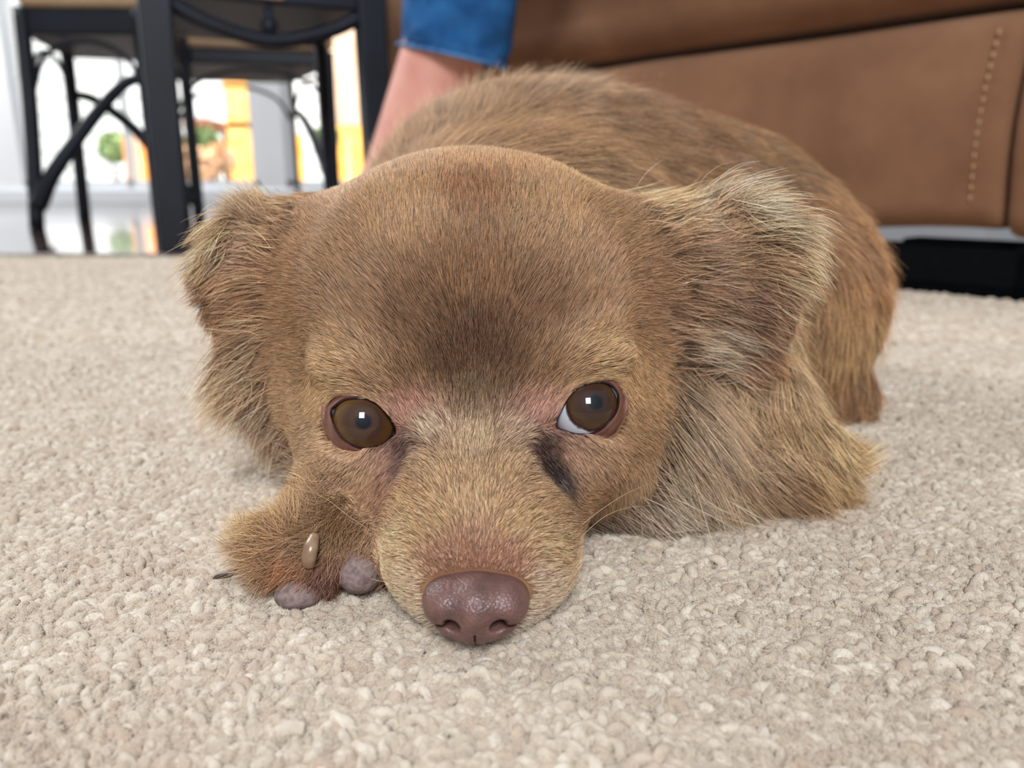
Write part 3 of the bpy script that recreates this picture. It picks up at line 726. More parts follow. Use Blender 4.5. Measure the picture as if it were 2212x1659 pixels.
A_earr = [
    (1435, 480, 1, -.45, .9, (142, 106, 72), (192, 152, 108), .26), (1440, 560, 1, -.15, .9, (130, 96, 66), (174, 136, 98), .26), (1440, 640, 1, .05, .9, (124, 92, 66), (166, 128, 92), .26), (1442, 730, .95, .3, 1.0, (126, 94, 68), (178, 142, 106), .26),
    (1420, 430, .85, -.6, 1.9, (150, 112, 74), (214, 174, 122), .25), (1500, 420, .85, -.55, 2.2, (156, 118, 80), (244, 214, 168), .24), (1600, 400, .85, -.55, 2.4, (176, 142, 104), (250, 224, 176), .24),
    (1690, 400, .8, -.55, 2.0, (190, 158, 118), (252, 228, 184), .22), (1560, 480, .9, -.45, 2.4, (146, 110, 78), (224, 188, 140), .22), (1660, 480, .95, -.35, 2.0, (120, 88, 66), (206, 168, 122), .2),
    (1500, 540, 1, -.12, 2.0, (98, 74, 58), (180, 142, 104), .18), (1600, 560, 1, .0, 2.0, (92, 68, 54), (184, 144, 102), .18), (1720, 560, .9, .15, 1.6, (124, 90, 64), (210, 172, 124), .18),
    (1790, 560, .8, .4, 1.5, (150, 116, 80), (216, 182, 136), .2), (1480, 640, 1, .15, 1.8, (92, 68, 54), (168, 132, 98), .18), (1590, 650, 1, .22, 1.6, (88, 64, 50), (156, 120, 90), .16),
    (1720, 660, .2, .8, .7, (120, 90, 62), (156, 120, 84), .1), (1770, 700, .2, .6, .6, (126, 94, 66), (168, 132, 92), .12), (1480, 730, .85, .5, 2.2, (118, 90, 72), (206, 178, 146), .2), (1600, 740, .9, .4, 1.5, (110, 74, 52), (160, 118, 80), .16),
    (1520, 800, .75, .65, 3.4, (144, 112, 84), (214, 184, 148), .2), (1470, 850, .55, .85, 3.2, (134, 104, 76), (204, 170, 130), .2),
]
A_body = [
    (900, 300, -.3, -.8, 1.8, (124, 92, 66), (186, 146, 104), .35), (1000, 240, -.1, -.9, 1.8, (126, 94, 68), (184, 146, 106), .38), (1200, 190, .4, -.8, 1.7, (136, 104, 78), (198, 164, 126), .38), (1100, 290, .5, -.5, 1.5, (130, 96, 64), (178, 138, 94), .25),
    (1330, 230, 1, -.15, 1.5, (124, 92, 64), (162, 124, 86), .15), (1500, 270, 1, .1, 1.4, (120, 88, 60), (156, 116, 78), .1), (1650, 330, .9, .35, 1.2, (118, 86, 56), (150, 112, 72), .1), (1350, 330, 1, -.1, 1.6, (128, 96, 64), (172, 132, 90), .18),
    (1800, 450, .6, .8, 1.4, (140, 98, 60), (178, 132, 86), .15), (1880, 560, .4, .9, 1.5, (150, 104, 64), (188, 138, 90), .25), (1860, 700, .1, 1, 1.5, (156, 114, 70), (204, 160, 108), .25), (1830, 820, -.1, 1, 1.4, (130, 92, 58), (168, 124, 80), .25),
    (1640, 790, .1, 1, 1.5, (150, 116, 80), (206, 168, 120), .25), (1700, 880, .15, 1, 1.5, (160, 124, 84), (208, 172, 122), .25), (1760, 980, .45, .8, 1.7, (156, 118, 76), (208, 170, 116), .3), (1840, 1070, .9, .35, 1.8, (158, 122, 82), (204, 168, 122), .35),
    (1560, 960, .6, .8, 2.2, (136, 108, 80), (190, 156, 116), .3), (1650, 1040, .85, .5, 2.4, (108, 82, 62), (176, 138, 98), .3), (1720, 1100, .95, .2, 2.2, (136, 100, 64), (196, 154, 104), .3),
    (1450, 930, .6, .75, 2.4, (140, 110, 80), (202, 172, 134), .3), (1420, 1030, .65, .6, 2.2, (158, 130, 100), (220, 196, 164), .3), (1380, 1100, .5, .75, 2.0, (148, 120, 92), (208, 182, 150), .3), (1500, 1080, .7, .55, 2.2, (144, 114, 84), (204, 176, 140), .3), (1320, 1120, .3, .8, 1.4, (120, 98, 76), (156, 136, 112), .25), (1620, 1120, .8, .3, 1.8, (130, 96, 66), (184, 140, 92), .3),
    (560, 960, -.8, .6, 1.7, (176, 140, 104), (222, 194, 158), .3), (620, 1040, -.7, .6, 1.5, (176, 142, 108), (220, 192, 156), .3), (700, 1090, -.6, .5, 1.0, (130, 94, 62), (176, 136, 92), .3), (720, 1130, -.5, .5, .9, (120, 84, 52), (162, 120, 76), .3),
]
A_paw = [
    (560, 1130, -.6, -.5, 1.0, (170, 126, 76), (214, 176, 124), .5), (640, 1120, -.2, -.8, .9, (150, 112, 72), (196, 158, 112), .5), (500, 1200, -.95, .05, 1.1, (166, 124, 78), (222, 190, 146), .35), (560, 1210, -1, .1, 1.1, (150, 104, 62), (212, 170, 120), .3),
    (680, 1160, -.4, .5, .8, (112, 80, 54), (158, 124, 88), .45), (750, 1130, -.4, .6, .9, (110, 78, 50), (154, 118, 80), .4), (620, 1230, -.8, .5, .7, (146, 92, 52), (184, 130, 84), .25), (700, 1250, -.3, .8, .5, (96, 60, 46), (128, 88, 70), .25),
    (520, 1280, -.7, .6, .9, (150, 120, 92), (196, 170, 140), .3), (620, 1330, -.4, .7, .8, (160, 132, 106), (204, 180, 152), .3), (760, 1200, -.2, .5, .5, (130, 96, 72), (170, 132, 100), .25),
]
R_ = np.array([1.0, 0, 0]); U_ = np.array([0, SP, CP])
def anchors(A, f):
    a = np.array([[r[0], r[1]] for r in A], float)
    P, ok = trace(f, a[:, 0], a[:, 1])
    N = grad(f, P)
    out = []
    for i, r in enumerate(A):
        d = R_ * r[2] - U_ * r[3]; d = d - N[i] * (d @ N[i]); d /= np.linalg.norm(d) + 1e-9
        out.append(np.concatenate([P[i], d, [r[4]], lin(r[5]), lin(r[6]), [r[7]]]))
    out = np.array(out); print('anchors', len(A), len(out)); return out
REG = {'head': (HEAD, anchors(A_head, HEAD)), 'earl': (EAR_L, anchors(A_earl, EAR_L)), 'earr': (EAR_R, anchors(A_earr, EAR_R)),
       'body': (BODY, anchors(A_body, BODY)), 'paw': (PAW, anchors(A_paw, PAW))}
def interp(P, AN, p=2.2, eps=.25):
    out = np.empty((len(P), 11))
    for i in range(0, len(P), 20000):
        d2 = ((P[i:i + 20000, None, :] - AN[None, :, :3]) ** 2).sum(-1) + eps * eps
        w = d2 ** -p; w /= w.sum(1, keepdims=True); out[i:i + 20000] = w @ AN[:, 3:]
    return out
def region_of(P):
    D = np.stack([HEAD(P), EAR_L(P) - .15, EAR_R(P) - .15, BODY(P), PAW(P) - .05], 1)
    return D.argmin(1)
KEYS = ['head', 'earl', 'earr', 'body', 'paw']

# colour of the hide under the coat
def hide_colour(P):
    reg = region_of(P); C = np.zeros((len(P), 3))
    for k, key in enumerate(KEYS):
        m = reg == k
        if m.any(): C[m] = interp(P[m], REG[key][1])[:, 4:7] * .75
    pink = lin((124, 76, 62))
    for E, poly in ((EL, EYE_L), (ER, EYE_R)):
        m = np.linalg.norm(P - E, axis=1) < 3
        if m.any():
            t = np.clip(1 - (opening_dist(P[m], poly) - 8) / 26, 0, 1)[:, None]; C[m] = C[m] * (1 - t) + pink * t
    return C
ca = dog.data.attributes.new('coat_colour', 'FLOAT_COLOR', 'POINT')
hc_ = hide_colour(np.array([v.co for v in dog.data.vertices]) * 100)
ca.data.foreach_set('color', np.concatenate([hc_, np.ones((len(hc_), 1))], 1).astype(np.float32).ravel())

# ---- hair strands
def hair_material(name='coat', rough=.42, spec=.35):
    m = bpy.data.materials.new(name); m.use_nodes = True
    nt = m.node_tree; N = nt.nodes; L = nt.links; b = N['Principled BSDF']
    a1 = N.new('ShaderNodeAttribute'); a1.attribute_name = 'root_col'; a2 = N.new('ShaderNodeAttribute'); a2.attribute_name = 'tip_col'
    hi = N.new('ShaderNodeHairInfo'); mx = N.new('ShaderNodeMix'); mx.data_type = 'RGBA'
    mr = N.new('ShaderNodeMapRange'); mr.inputs['From Min'].default_value = .1; mr.inputs['From Max'].default_value = .85
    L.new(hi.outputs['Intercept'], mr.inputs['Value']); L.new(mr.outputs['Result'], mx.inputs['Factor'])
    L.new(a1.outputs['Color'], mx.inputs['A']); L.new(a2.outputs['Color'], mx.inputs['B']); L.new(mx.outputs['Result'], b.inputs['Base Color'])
    b.inputs['Roughness'].default_value = rough; b.inputs['Specular IOR Level'].default_value = spec
    return m
M_hair = hair_material(); FURMUL = np.array([1.06, 1.06, 1.18])
tri = np.concatenate([DQ[:, [0, 1, 2]], DQ[:, [0, 2, 3]]])
TA, TB, TC = DV[tri[:, 0]], DV[tri[:, 1]], DV[tri[:, 2]]
TAR = .5 * np.linalg.norm(np.cross(TB - TA, TC - TA), axis=1); TCEN = (TA + TB + TC) / 3
_D = np.stack([HEAD(TCEN), EAR_L(TCEN) - .15, EAR_R(TCEN) - .15, BODY(TCEN), PAW(TCEN) - .05], 1)
TREG = (_D + np.random.default_rng(2).normal(size=_D.shape) * .20).argmin(1)     # coats mix along their borders
TN = grad(DOG_NOEYE, TCEN)
toc = np.array([0, 0, 10.0]) - TCEN; toc /= np.linalg.norm(toc, axis=1)[:, None]
TF = (TN * toc).sum(1)
def vnoise(P, s, seed):
    g = np.random.default_rng(seed); K = g.normal(size=(8, 3)) * s; ph = g.uniform(0, 6.28, 8)
    return np.sin(P @ K.T + ph).mean(1) * 1.6
def grow(name, keys, density, parent, r0=.0062, steps=6, clump=0.0, clump_d=3.0, curl=0.0, cvar=.08, rootmul=1.0, colmul=1.0, vsd=.40, label=None, lenmul=1.0, seed=1, jitter=.16, lift_mul=1.0):
    g = np.random.default_rng(seed)
    ids = [KEYS.index(k) for k in keys]
    w = TAR * np.isin(TREG, ids)
    vis = np.where(TF > -.25, 1.0, .22)
    low = np.where(TCEN[:, 2] < -.1, 0.0, 1.0)
    w = w * vis * low
    n = int(w.sum() * density)
    t = g.choice(len(w), n, p=w / w.sum()); a, b = g.random(n), g.random(n); s = a + b > 1; a[s], b[s] = 1 - a[s], 1 - b[s]
    P = TA[t] + (TB[t] - TA[t]) * a[:, None] + (TC[t] - TA[t]) * b[:, None]
    keep = np.ones(n, bool)
    for E, poly in ((EL, EYE_L), (ER, EYE_R)):
        m = np.where(np.linalg.norm(P - E, axis=1) < 2.2)[0]
        if len(m): keep[m] &= opening_dist(P[m], poly) > 4 + g.random(len(m)) * 7
    if 'head' in keys or 'paw' in keys:
        keep &= NOSE(P) > .04
        for c, r in HAIRLESS: keep &= (((P - c) / r) ** 2).sum(1) > 1
    P = P[keep]; n = len(P)
    A = np.zeros((n, 11)); reg = np.full(n, ids[0])
    for k in ids:
        m = reg == k
        if m.any(): A[m] = interp(P[m], REG[KEYS[k]][1])
    m = ~np.isin(reg, ids)
    if m.any(): A[m] = interp(P[m], REG[keys[0]][1])
    Nn = grad(DOG_NOEYE, P)
    L = A[:, 3] * lenmul * g.uniform(.65, 1.15, n); lift = A[:, 10] * lift_mul
    bigv = 1 + .10 * vnoise(P, 1.1, 5)
    val = np.clip(np.exp(g.normal(-.04, vsd, n)), .35, 2.0) * bigv * colmul
    pale = (g.random(n) < .08)[:, None] * .35
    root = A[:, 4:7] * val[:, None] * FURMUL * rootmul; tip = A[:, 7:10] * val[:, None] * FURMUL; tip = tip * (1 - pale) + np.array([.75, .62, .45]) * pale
    D0 = A[:, :3] + g.normal(size=(n, 3)) * jitter
    off = vnoise(P, 2.4, 11)[:, None] * np.cross(Nn, A[:, :3]) * .22
    D0 = D0 + off
    D0 = D0 - Nn * (D0 * Nn).sum(1)[:, None]; D0 /= np.linalg.norm(D0, axis=1)[:, None] + 1e-9
    Q = np.empty((n, steps, 3)); Q[:, 0] = P - Nn * .02
    d = D0 + Nn * (lift * g.uniform(.7, 1.3, n))[:, None]; d /= np.linalg.norm(d, axis=1)[:, None]
    step = L / (steps - 1); f = DOG_NOEYE; cur = P.copy()
    base_d = d.copy(); wav = g.normal(size=(n, 3)) * curl
    for i in range(1, steps):
        cur = cur + d * step[:, None]
        sd = f(cur); mn = .03 + .05 * i / steps * np.minimum(L, 1)
        push = np.clip(mn - sd, 0, .6); bad = push > 0
        if bad.any(): cur[bad] += grad(f, cur[bad]) * push[bad][:, None]
        cur[:, 2] = np.maximum(cur[:, 2], .06)
        Q[:, i] = cur
        if i < steps - 1:
            j = interp(cur, REG[keys[0]][1])[:, :3] if (L.max() > 1.2 and i % 2 == 1) else None
            if j is not None:
                j /= np.linalg.norm(j, axis=1)[:, None] + 1e-9; d = d + j * .18
            d = d + wav * .35; d[:, 2] -= .018 * np.minimum(L, 3); d /= np.linalg.norm(d, axis=1)[:, None]
    if clump > 0:
        nc = max(4, int(n / (density / clump_d))); ci = g.choice(n, nc, replace=False); CP_ = P[ci]
        own = np.empty(n, int)
        for i in range(0, n, 5000): own[i:i + 5000] = (((P[i:i + 5000, None] - CP_[None]) ** 2).sum(-1)).argmin(1)
        cc = ci[own]; tt = (np.linspace(0, 1, steps) ** 1.3)[None, :, None] * clump * g.uniform(.4, 1.0, n)[:, None, None]
        same = ((A[:, :3] * A[cc][:, :3]).sum(1) > 0)[:, None, None]
        Q = np.where(same, Q * (1 - tt) + (Q[cc] + (P - P[cc])[:, None] * .12) * tt, Q)
        cv = (1 + cvar * g.normal(size=nc))[own][:, None]; root = root * cv; tip = tip * cv
    ok = np.ones(n, bool)
    for E, poly in ((EL, EYE_L), (ER, EYE_R)):
        m = np.where(np.linalg.norm(P - E, axis=1) < 2.6)[0]
        if len(m): ok[m] = (opening_dist(Q[m].reshape(-1, 3), poly).reshape(len(m), steps) > 1.5).all(1)
    if 'head' in keys: ok &= ~(NOSE(Q[:, -1]) < 0)
    Q, root, tip = Q[ok], root[ok], tip[ok]; n = len(Q)
    cu = bpy.data.hair_curves.new(name); cu.add_curves([steps] * n)
    cu.attributes['position'].data.foreach_set('vector', (Q * .01).astype(np.float32).ravel())
    rr = np.tile((np.array([1, .95, .85, .7, .45, .12]) if steps == 6 else np.interp(np.linspace(0, 1, steps), [0, .5, 1], [1, .85, .1])), n) * r0 * .01
    rr = rr * np.repeat(g.uniform(.7, 1.25, n), steps)
    if 'radius' not in cu.attributes: cu.attributes.new('radius', 'FLOAT', 'POINT')
    cu.attributes['radius'].data.foreach_set('value', rr.astype(np.float32))
    for nm, c in (('root_col', root), ('tip_col', tip)):
        at = cu.attributes.new(nm, 'FLOAT_COLOR', 'CURVE')
        at.data.foreach_set('color', np.concatenate([np.clip(c, .002, .95), np.ones((n, 1))], 1).astype(np.float32).ravel())
    cu.materials.append(M_hair)
    o = bpy.data.objects.new(name, cu); sc.collection.objects.link(o); o.parent = parent
    if label: o['label'] = label
    print(name, n); return o

# ---- nose
NC = np.array([MX, 15.22, 1.20])          # centre of the nose leather
nose_prims = [
    (ell(NC + [0, .35, .12], (1.12, .88, .50)), 0),
    (ell(NC + [-.68, .12, .04], (.46, .55, .47)), .2), (ell(NC + [.68, .12, .04], (.46, .55, .47)), .2),
    (ell(NC + [0, .10, -.38], (.86, .60, .40)), .25), (ell(NC + [0, .02, -.05], (.40, .58, .60)), .3),
    (ell(NC + [-.50, -.45, -.20], (.19, .6, .14), rot(0, 18, -14)), -.06), (ell(NC + [.50, -.45, -.20], (.19, .6, .14), rot(0, -18, 14)), -.06),
    (ell(NC + [-.86, -.20, -.32], (.26, .45, .05), rot(0, -14, -35)), -.06), (ell(NC + [.86, -.20, -.32], (.26, .45, .05), rot(0, 14, 35)), -.06),
    (ell(NC + [0, -.50, -.60], (.02, .25, .28)), -.05),
]
NOSE = union(nose_prims)
HAIRLESS = []
def nose_material():
    m = bpy.data.materials.new('nose_leather'); m.use_nodes = True
    nt = m.node_tree; N = nt.nodes; L = nt.links; b = N['Principled BSDF']
    t = N.new('ShaderNodeTexCoord'); n = N.new('ShaderNodeTexNoise'); n.inputs['Scale'].default_value = 260; n.inputs['Detail'].default_value = 4
    r = N.new('ShaderNodeValToRGB'); r.color_ramp.elements[0].position = .3; r.color_ramp.elements[0].color = (*lin((92, 66, 60)), 1)
    r.color_ramp.elements[1].position = .7; r.color_ramp.elements[1].color = (*lin((120, 86, 79)), 1)
    L.new(t.outputs['Object'], n.inputs['Vector']); L.new(n.outputs['Fac'], r.inputs[0]); L.new(r.outputs[0], b.inputs['Base Color'])
    v = N.new('ShaderNodeTexVoronoi'); v.inputs['Scale'].default_value = 1500; v.feature = 'F1'
    bp = N.new('ShaderNodeBump'); bp.inputs['Strength'].default_value = .6; bp.inputs['Distance'].default_value = .0003; bp.invert = True
    L.new(t.outputs['Object'], v.inputs['Vector']); L.new(v.outputs['Distance'], bp.inputs['Height']); L.new(bp.outputs[0], b.inputs['Normal'])
    b.inputs['Roughness'].default_value = .38; b.inputs['Specular IOR Level'].default_value = .55
    b.inputs['Subsurface Weight'].default_value = .08; b.inputs['Subsurface Scale'].default_value = .002
    return m
nose, _, _ = sdf_mesh('nose', NOSE, NC - [1.5, 1.2, 1.3], NC + [1.5, 1.4, 1.3], .035, nose_material(), dog)
nose['label'] = 'brownish pink nose with two nostrils'
M_dark_in = mat('nostril_lining', (58, 22, 24), .5)

# ---- eyes
def eye_material(name, c_in, c_out, pupil, iris_r, pup_r):
    m = bpy.data.materials.new(name); m.use_nodes = True
    nt = m.node_tree; N = nt.nodes; L = nt.links; b = N['Principled BSDF']
    t = N.new('ShaderNodeTexCoord'); s = N.new('ShaderNodeSeparateXYZ'); L.new(t.outputs['Object'], s.inputs[0])
    cx = N.new('ShaderNodeCombineXYZ'); L.new(s.outputs['X'], cx.inputs['X']); L.new(s.outputs['Y'], cx.inputs['Y'])
    ln = N.new('ShaderNodeVectorMath'); ln.operation = 'LENGTH'; L.new(cx.outputs[0], ln.inputs[0])
    mu = N.new('ShaderNodeMath'); mu.operation = 'MULTIPLY'; mu.inputs[1].default_value = 100.0 / RE; L.new(ln.outputs['Value'], mu.inputs[0])
    r = N.new('ShaderNodeValToRGB'); e = r.color_ramp.elements
    e[0].position = 0; e[0].color = (*lin(pupil), 1); e[1].position = 1; e[1].color = (*lin((222, 222, 226)), 1)
    for p, c in ((pup_r * .8, pupil), (pup_r * 1.25, c_in), (iris_r * .55, c_in), (iris_r * .9, c_out), (iris_r * .975, (52, 30, 20)), (iris_r * 1.01, (90, 84, 88)), (iris_r * 1.05, (206, 208, 214))):
        x = e.new(p); x.color = (*lin(c), 1)
    no = N.new('ShaderNodeTexNoise'); no.inputs['Scale'].default_value = 420; no.inputs['Detail'].default_value = 3
    sc_ = N.new('ShaderNodeMath'); sc_.operation = 'MULTIPLY_ADD'; sc_.inputs[1].default_value = .10; L.new(no.outputs['Fac'], sc_.inputs[0]); sc2 = N.new('ShaderNodeMath'); sc2.operation = 'SUBTRACT'; sc2.inputs[1].default_value = .05
    L.new(t.outputs['Object'], no.inputs['Vector']); L.new(mu.outputs[0], sc_.inputs[2]); L.new(sc_.outputs[0], sc2.inputs[0]); L.new(sc2.outputs[0], r.inputs[0])
    L.new(r.outputs[0], b.inputs['Base Color'])
    b.inputs['Roughness'].default_value = .5; b.inputs['Specular IOR Level'].default_value = .1; b.inputs['Coat Weight'].default_value = 1.0; b.inputs['Coat Roughness'].default_value = .01; b.inputs['Coat IOR'].default_value = 1.45
    return m
M_lid = mat('eyelid_skin', (104, 66, 56), .42, .5, noise=(300, (130, 86, 74), 3), bump=(900, .4, .0003))
M_rim = mat('eyelid_rim', (46, 22, 26), .25, .6)
def make_eye(E, poly, gaze_px, m, lab):
    g = np.array(trace(sph(E, RE), gaze_px[0], gaze_px[1])[0]) - E; g /= np.linalg.norm(g)
    n1, n2 = 48, 64; V = []; Fq = []
    for i in range(n1 + 1):
        a = math.pi * i / n1; rad = RE * (1 + .035 * math.exp(-(a / .62) ** 4))
        for k in range(n2): V.append((rad * math.sin(a) * math.cos(2 * math.pi * k / n2) * .01, rad * math.sin(a) * math.sin(2 * math.pi * k / n2) * .01, rad * math.cos(a) * .01))
    for i in range(n1):
        for k in range(n2): Fq.append((i * n2 + k, (i + 1) * n2 + k, (i + 1) * n2 + (k + 1) % n2, i * n2 + (k + 1) % n2))
    o = mesh_obj('eye', V, Fq, m, dog); o.location = E * .01
    o.rotation_euler = Vector(g).to_track_quat('Z', 'Y').to_euler(); o['label'] = lab
    # lids: closed rings around the opening
    pts = np.array(poly, float)
    P2 = bez([tuple(p) + (0,) for p in np.vstack([pts, pts[:1]])], 4)[:-1, :2]
    c = P2.mean(0); dv = (P2 - c); L_ = np.linalg.norm(dv, axis=1)[:, None]; dv = dv / L_
    # smoothed outward direction
    def on_sphere(px, r):
        rr_ = ray(px[:, 0], px[:, 1]); rr_ /= np.linalg.norm(rr_, axis=1)[:, None]; o_ = np.array([0, 0, 10.0]) - E
        bq = (rr_ @ o_); cq = o_ @ o_ - r * r; disc = bq * bq - cq; t = -bq - np.sqrt(np.maximum(disc, 0)); return o_ + E + rr_ * t[:, None]
    up = np.clip(-dv[:, 1], 0, 1)[:, None]
    skin = lambda px, off: (lambda S: S + grad(DOG_NOEYE, S) * off)(trace(DOG_NOEYE, px[:, 0], px[:, 1])[0])
    rings = [on_sphere(P2 + dv * -1.0, RE * 1.01), on_sphere(P2 + dv * .5, RE + .055), on_sphere(P2 + dv * (4.5 + 1.5 * up), RE + .11)]
    rim_n = len(rings)
    camp = np.array([0, 0, 10.0])
    def front(a, b):
        return np.where((np.linalg.norm(a - camp, axis=1) < np.linalg.norm(b - camp, axis=1))[:, None], a, b)
    s3 = front(on_sphere(P2 + dv * (7 + 2 * up), RE + .12), skin(P2 + dv * (7 + 2 * up), .02) + [0, .15, 0])
    s4 = front(on_sphere(P2 + dv * (10 + 2 * up), RE + .11), skin(P2 + dv * (10 + 2 * up), .02))
    k5, k5b, k5c, k6 = [front(on_sphere(P2 + dv * w_, RE + .07), skin(P2 + dv * w_, o_)) for w_, o_ in ((14, .01), (18, -.01), (22, -.03), (26, -.05))]; k7 = skin(P2 + dv * 33, -.16)
    def ringmesh(rs, name, m_, par):
        n_ = len(rs[0]); V = np.vstack(rs) * .01; Fq = [(i * n_ + k, i * n_ + (k + 1) % n_, (i + 1) * n_ + (k + 1) % n_, (i + 1) * n_ + k) for i in range(len(rs) - 1) for k in range(n_)]
        ob = mesh_obj(name, V, Fq, m_, par)
        s_ = ob.modifiers.new('sub', 'SUBSURF'); s_.levels = 1; s_.render_levels = 2
        return ob
    # the lids hang on the head; parenting keeps world place
    lid = ringmesh([rings[2], s3, s4, k5, k5b, k5c, k6, k7], 'eyelid', M_lid, None)
    rim = ringmesh(rings, 'eyelid_rim', M_rim, None)
    for ob in (lid, rim): ob.parent = dog
    return o
make_eye(EL, EYE_L, (785, 911), eye_material('iris_left', (66, 44, 32), (102, 72, 34), (6, 14, 24), .87, .21), 'amber brown eye with an edge of window light')
make_eye(ER, EYE_R, (1286, 869), eye_material('iris_right', (52, 34, 28), (74, 52, 30), (6, 14, 22), .74, .20), 'brown eye showing a crescent of white')

# ---- paw pads and claws
M_pad = mat('paw_pad', (146, 126, 120), .75, .25, noise=(700, (108, 90, 88), 3), bump=(1500, .6, .0004))
M_claw = mat('claw_horn', (150, 122, 96), .3, .5, coat=.3, noise=(200, (120, 92, 70), 3))
M_claw_d = mat('claw_dark', (60, 48, 44), .35, .5)
pads = []
for (px, py, yy, r) in ((642, 1285, .1735, (.56, .42, .34)), (776, 1238, .1765, (.54, .5, .50))):
    c = at_y(px, py, yy) * 100; c[2] = max(c[2], r[2] * .8)
    o, _, _ = sdf_mesh('paw_pad', union([(ell(c, r), 0), (ell(c + [.12, .1, .1], np.array(r) * .85), .2)]), c - 1.1, c + 1.1, .06, M_pad, dog); pads.append(c)
    HAIRLESS.append((c, np.array(r) * 1.15))
def claw(p, rads, m, lab):
    mb = MB(); q = bez(p, 6); mb.tube(q * .01, np.interp(np.linspace(0, 1, len(q)), np.linspace(0, 1, len(rads)), rads) * .01, 14, flat=.8)
    o = mb.build('claw', m, dog); o['label'] = lab
c = at_y(668, 1195, .172) * 100
claw([c + [.06, .35, .30], c + [.04, .05, .14], c + [0, -.05, -.08], c + [-.03, -.02, -.32]], [.13, .18, .19, .15], M_claw, 'blunt translucent tan claw')
c = at_y(478, 1244, .1795) * 100
claw([c + [.5, .15, .12], c + [.2, .02, .06], c + [-.06, -.02, .0], c + [-.2, 0, -.06]], [.10, .12, .09, .03], M_claw_d, 'dark pointed claw')

# ---- coat in sections
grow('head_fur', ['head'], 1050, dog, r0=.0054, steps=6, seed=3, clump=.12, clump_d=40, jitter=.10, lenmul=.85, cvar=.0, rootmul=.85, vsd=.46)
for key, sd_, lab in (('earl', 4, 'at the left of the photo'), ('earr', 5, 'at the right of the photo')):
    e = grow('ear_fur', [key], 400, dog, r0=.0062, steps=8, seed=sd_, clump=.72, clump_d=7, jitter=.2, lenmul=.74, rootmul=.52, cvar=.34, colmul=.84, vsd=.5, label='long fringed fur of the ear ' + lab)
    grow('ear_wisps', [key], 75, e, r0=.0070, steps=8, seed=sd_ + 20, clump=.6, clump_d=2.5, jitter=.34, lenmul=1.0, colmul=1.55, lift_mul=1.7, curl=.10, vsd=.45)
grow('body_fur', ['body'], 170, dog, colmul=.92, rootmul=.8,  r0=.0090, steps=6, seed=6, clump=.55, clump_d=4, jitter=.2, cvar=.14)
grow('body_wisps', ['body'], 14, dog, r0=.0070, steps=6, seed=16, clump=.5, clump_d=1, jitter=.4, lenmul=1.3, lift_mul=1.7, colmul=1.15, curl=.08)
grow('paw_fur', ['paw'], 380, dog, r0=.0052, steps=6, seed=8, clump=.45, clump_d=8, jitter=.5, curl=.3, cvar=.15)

# ---- whiskers
wk = []
def whisk(pts, ys):
    wk.append(bez([at_y(p[0], p[1], y) * 100 for p, y in zip(pts, ys)], 5))
whisk([(1255, 1135), (1300, 1100), (1350, 1068), (1400, 1045)], [.176, .178, .180, .182])
whisk([(1250, 1165), (1300, 1120), (1350, 1098), (1405, 1092)], [.176, .178, .180, .182])
whisk([(1270, 1175), (1290, 1165), (1320, 1155)], [.176, .178, .180])
whisk([(820, 1158), (760, 1120), (700, 1075), (640, 1056), (560, 1052)], [.178, .180, .182, .184, .186])
whisk([(800, 1250), (850, 1262)], [.170, .168]); whisk([(1240, 1230), (1300, 1218), (1330, 1222)], [.172, .172, .173])
whisk([(1270, 722), (1340, 714), (1400, 714), (1445, 726)], [.198, .199, .203, .208])
whisk([(1265, 1205), (1310, 1200), (1350, 1200)], [.173, .175, .178])
M_whisk = mat('whisker_horn', (190, 160, 124), .35)
for w in wk: MB().tube(w * .01, np.linspace(.0075, .003, len(w)) * .01, 6).build('whisker', M_whisk, dog)

# ------------------------------------------------------------------ carpet: looped yarn pile
def carpet_material():
    m = bpy.data.materials.new('carpet_yarn'); m.use_nodes = True
    nt = m.node_tree; N = nt.nodes; L = nt.links; b = N['Principled BSDF']
    oi = N.new('ShaderNodeAttribute'); oi.attribute_name = 'tone'; oi.attribute_type = 'INSTANCER'
    r = N.new('ShaderNodeValToRGB'); r.color_ramp.elements[0].color = (*lin((196, 173, 151)), 1); r.color_ramp.elements[1].color = (*lin((230, 216, 197)), 1)
    x = r.color_ramp.elements.new(.5); x.color = (*lin((214, 197, 176)), 1)
    L.new(oi.outputs['Fac'], r.inputs[0]); L.new(r.outputs[0], b.inputs['Base Color'])
    t = N.new('ShaderNodeTexCoord'); n = N.new('ShaderNodeTexNoise'); n.inputs['Scale'].default_value = 1.0; n.inputs['Detail'].default_value = 3
    mpn = N.new('ShaderNodeMapping'); mpn.inputs['Scale'].default_value = (900, 5200, 5200); mpn.inputs['Rotation'].default_value = (0, .25, .3)
    w = N.new('ShaderNodeTexNoise'); w.inputs['Scale'].default_value = 900
    ad = N.new('ShaderNodeMath'); L.new(n.outputs['Fac'], ad.inputs[0]); L.new(w.outputs['Fac'], ad.inputs[1])
    bp = N.new('ShaderNodeBump'); bp.inputs['Strength'].default_value = .8; bp.inputs['Distance'].default_value = .0005
    L.new(t.outputs['Object'], mpn.inputs[0]); L.new(mpn.outputs[0], n.inputs['Vector']); L.new(t.outputs['Object'], w.inputs['Vector']); L.new(ad.outputs[0], bp.inputs['Height']); L.new(bp.outputs[0], b.inputs['Normal'])
    b.inputs['Roughness'].default_value = .75; b.inputs['Specular IOR Level'].default_value = .3; b.inputs['Sheen Weight'].default_value = .2
    return m
M_carpet = carpet_material()
M_base = mat('carpet_backing', (176, 154, 136), .95, .1)
cb = MB().box((-4.5, -.6, -.03), (2.6, Y_EDGE - .006, -.0052)).build('floor_carpet', M_base, smooth=False); prop(cb, kind='structure')
